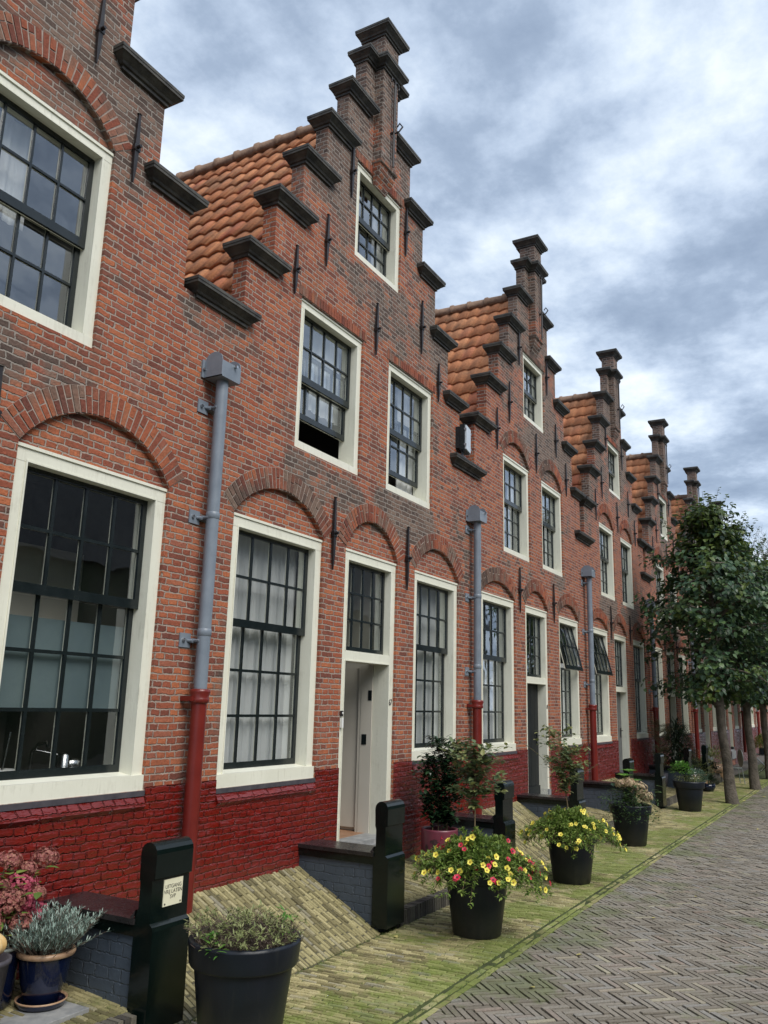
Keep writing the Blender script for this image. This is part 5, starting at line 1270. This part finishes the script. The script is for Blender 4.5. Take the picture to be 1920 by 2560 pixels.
for i, (x, y, h, lb, mt, r_) in enumerate(spots):
    t = empty('potted_plant', (x, y, 0.0)); tag(t, lb, 'potted plant'); random.seed(100+i)
    q = MB().mat(('rimglaze', 'kerb', 'glaze', 'rimglaze')[i]); q.smooth = True; q.lathe([(0, 0), (r_*0.5, 0), (r_*0.72, h*0.5), (r_*0.66, h*0.9), (0, h*0.88)], 22); q.build('pot', t)
    q = MB().mat(mt)
    for j in range(700): 
        d = rnd_dir(-0.1, 1); add_leaf(q, Vector((0, 0, h))+Vector((d.x*r_, d.y*r_, d.z*h*0.9))*random.uniform(0.4, 1), d+rnd_dir()*0.5, (0, 0, 1), random.uniform(0.05, 0.10), random.uniform(0.015, 0.03))
    q.build('foliage', t)
# bistro chair with rounded back
t = empty('garden_chair', (27.6, 3.62, 0), R(205)); tag(t, 'grey garden chair with round back between the linden trunks', 'chair')
q = MB().mat('furn'); q.smooth = True; q.lathe([(0, 0.44), (0.21, 0.44), (0.22, 0.45), (0.21, 0.465), (0, 0.465)], 24); q.build('seat', t)
q = MB().mat('furn'); pts = [(0.24*math.cos(a)*1.0, 0.20, 0.72+0.26*math.sin(a)) for a in [math.pi*j/12-0.25 for j in range(15)]]; q.tube(pts, 0.011, 6)
q.loft([[(0.235*math.cos(a), 0.198, 0.72+0.255*math.sin(a)) for a in [2*math.pi*j/24 for j in range(24)]], [(0.235*math.cos(a), 0.204, 0.72+0.255*math.sin(a)) for a in [2*math.pi*j/24 for j in range(24)]]]); q.build('backrest', t)
for sx in (-1, 1):
    for sy in (-1, 1):
        q = MB().mat('furn'); q.tube([(sx*0.17, sy*0.17, 0.45), (sx*0.21, sy*0.22, 0.0)], 0.011, 6); q.build('leg', t)
# slatted table with folding legs, trough and yellow plant on it
t = empty('garden_table', (31.2, 3.15, 0), R(8)); tag(t, 'grey folding garden table at the right edge behind the second linden', 'table')
q = MB().mat('furn')
for i in range(6): q.box(-0.55, 0.55, -0.42+i*0.142, -0.42+i*0.142+0.125, 0.70, 0.725)
q.build('table_top', t)
for sx in (-1, 1):
    for a, b in ((-0.40, 0.36), (0.36, -0.40)):
        q = MB().mat('steel'); q.tube([(sx*0.48, a, 0.0), (sx*0.46, b, 0.70)], 0.014, 6); q.build('leg', t)
q = MB().mat('steel'); q.tube([(-0.48, -0.36, 0.08), (0.48, -0.36, 0.08)], 0.012, 6); q.tube([(-0.47, 0.30, 0.12), (0.47, 0.30, 0.12)], 0.012, 6); q.build('crossbar', t)
t = empty('trough_planter', (31.2, 3.15, 0.727), R(8)); tag(t, 'dark trough with yellow leaved plant standing on the garden table', 'planter'); random.seed(44)
q = MB().mat('pot'); q.box(-0.45, 0.45, -0.32, 0.12, 0, 0.20); q.build('trough', t, bevel=0.01)
q = MB().mat('lf_pale'); q.mat('leaffall')
for i in range(900):
    d = rnd_dir(0, 1); q.mat('lf_bright' if random.random() < 0.4 else 'leaffall'); add_leaf(q, Vector((0, 0.05, 0.2))+Vector((d.x*0.45, d.y*0.25, d.z*0.42))*random.uniform(0.5, 1), d+rnd_dir()*0.5, (0, 0, 1), random.uniform(0.05, 0.10), random.uniform(0.02, 0.04))
q.build('foliage', t)

# fallen leaves
random.seed(91)
lv = [(8.62, 3.42), (19.9, 3.62), (20.35, 3.2), (20.6, 3.35), (22.3, 2.75), (23.8, 2.5), (24.5, 2.8), (9.3, 2.05), (10.6, 1.9), (12.5, 2.75), (21.2, 3.5), (18.0, 3.9), (15.2, 3.85), (7.6, 2.3), (7.2, 3.9), (27.5, 2.6), (6.55, 2.35), (17.2, 1.9)]
lm = []
for j in range(3):
    q = MB().mat('leaffall'); add_leaf(q, (0, 0, 0), (1, 0, 0), (0, 0, 1), 0.10, 0.065+0.012*j, 0.35, 0.5); lm.append(q.mesh('fallen_leaf'))
for i, (x, y) in enumerate(lv):
    o = link(lm[i % 3], 'fallen_leaf', None, (x, y, 0.012), (random.uniform(-.15, .15), random.uniform(-.15, .15), random.uniform(0, 6.28))); s = random.uniform(0.6, 1.4) if x > 15 else random.uniform(0.35, 0.6); o.scale = (s, s, s)
    tag(o, 'yellowed leaf lying on the paving', 'leaf', 'fallen leaves on the paving')
q = MB().mat('white')
for i in range(150):
    x = random.uniform(4.8, 16); y = random.uniform(0.6, 3.9); s = random.uniform(0.002, 0.006); a = random.uniform(0, 3)
    q.add([(x+s*math.cos(a+k*1.57), y+s*math.sin(a+k*1.57), 0.006+0.003*(k % 2)) for k in range(4)], [(0, 1, 2, 3)])
tag(q.build('petal_litter'), 'tiny white petals scattered over the paving', 'petals', kind='stuff')

# ------------------------------------------------------------------ row on the other side of the courtyard (behind the camera's right), unseen, added tall and dark for the pane reflections
t = empty('reflection_row', (22, -12.5, 0)); tag(t, 'unseen dark wall and roof added across the courtyard for the pane reflections', 'building')
q = MB().mat('lf_dark'); q.mat('reflection_wall'); q.box(-34, 34, -6, 0, -0.3, 6.6); q.build('wall', t)
q = MB().mat('stone'); q.add([(-34, 0.3, 6.5), (34, 0.3, 6.5), (34, -3, 10.6), (-34, -3, 10.6), (-34, -6.2, 6.5), (34, -6.2, 6.5)], [(0, 1, 2, 3), (3, 2, 5, 4)]); q.build('roof', t)
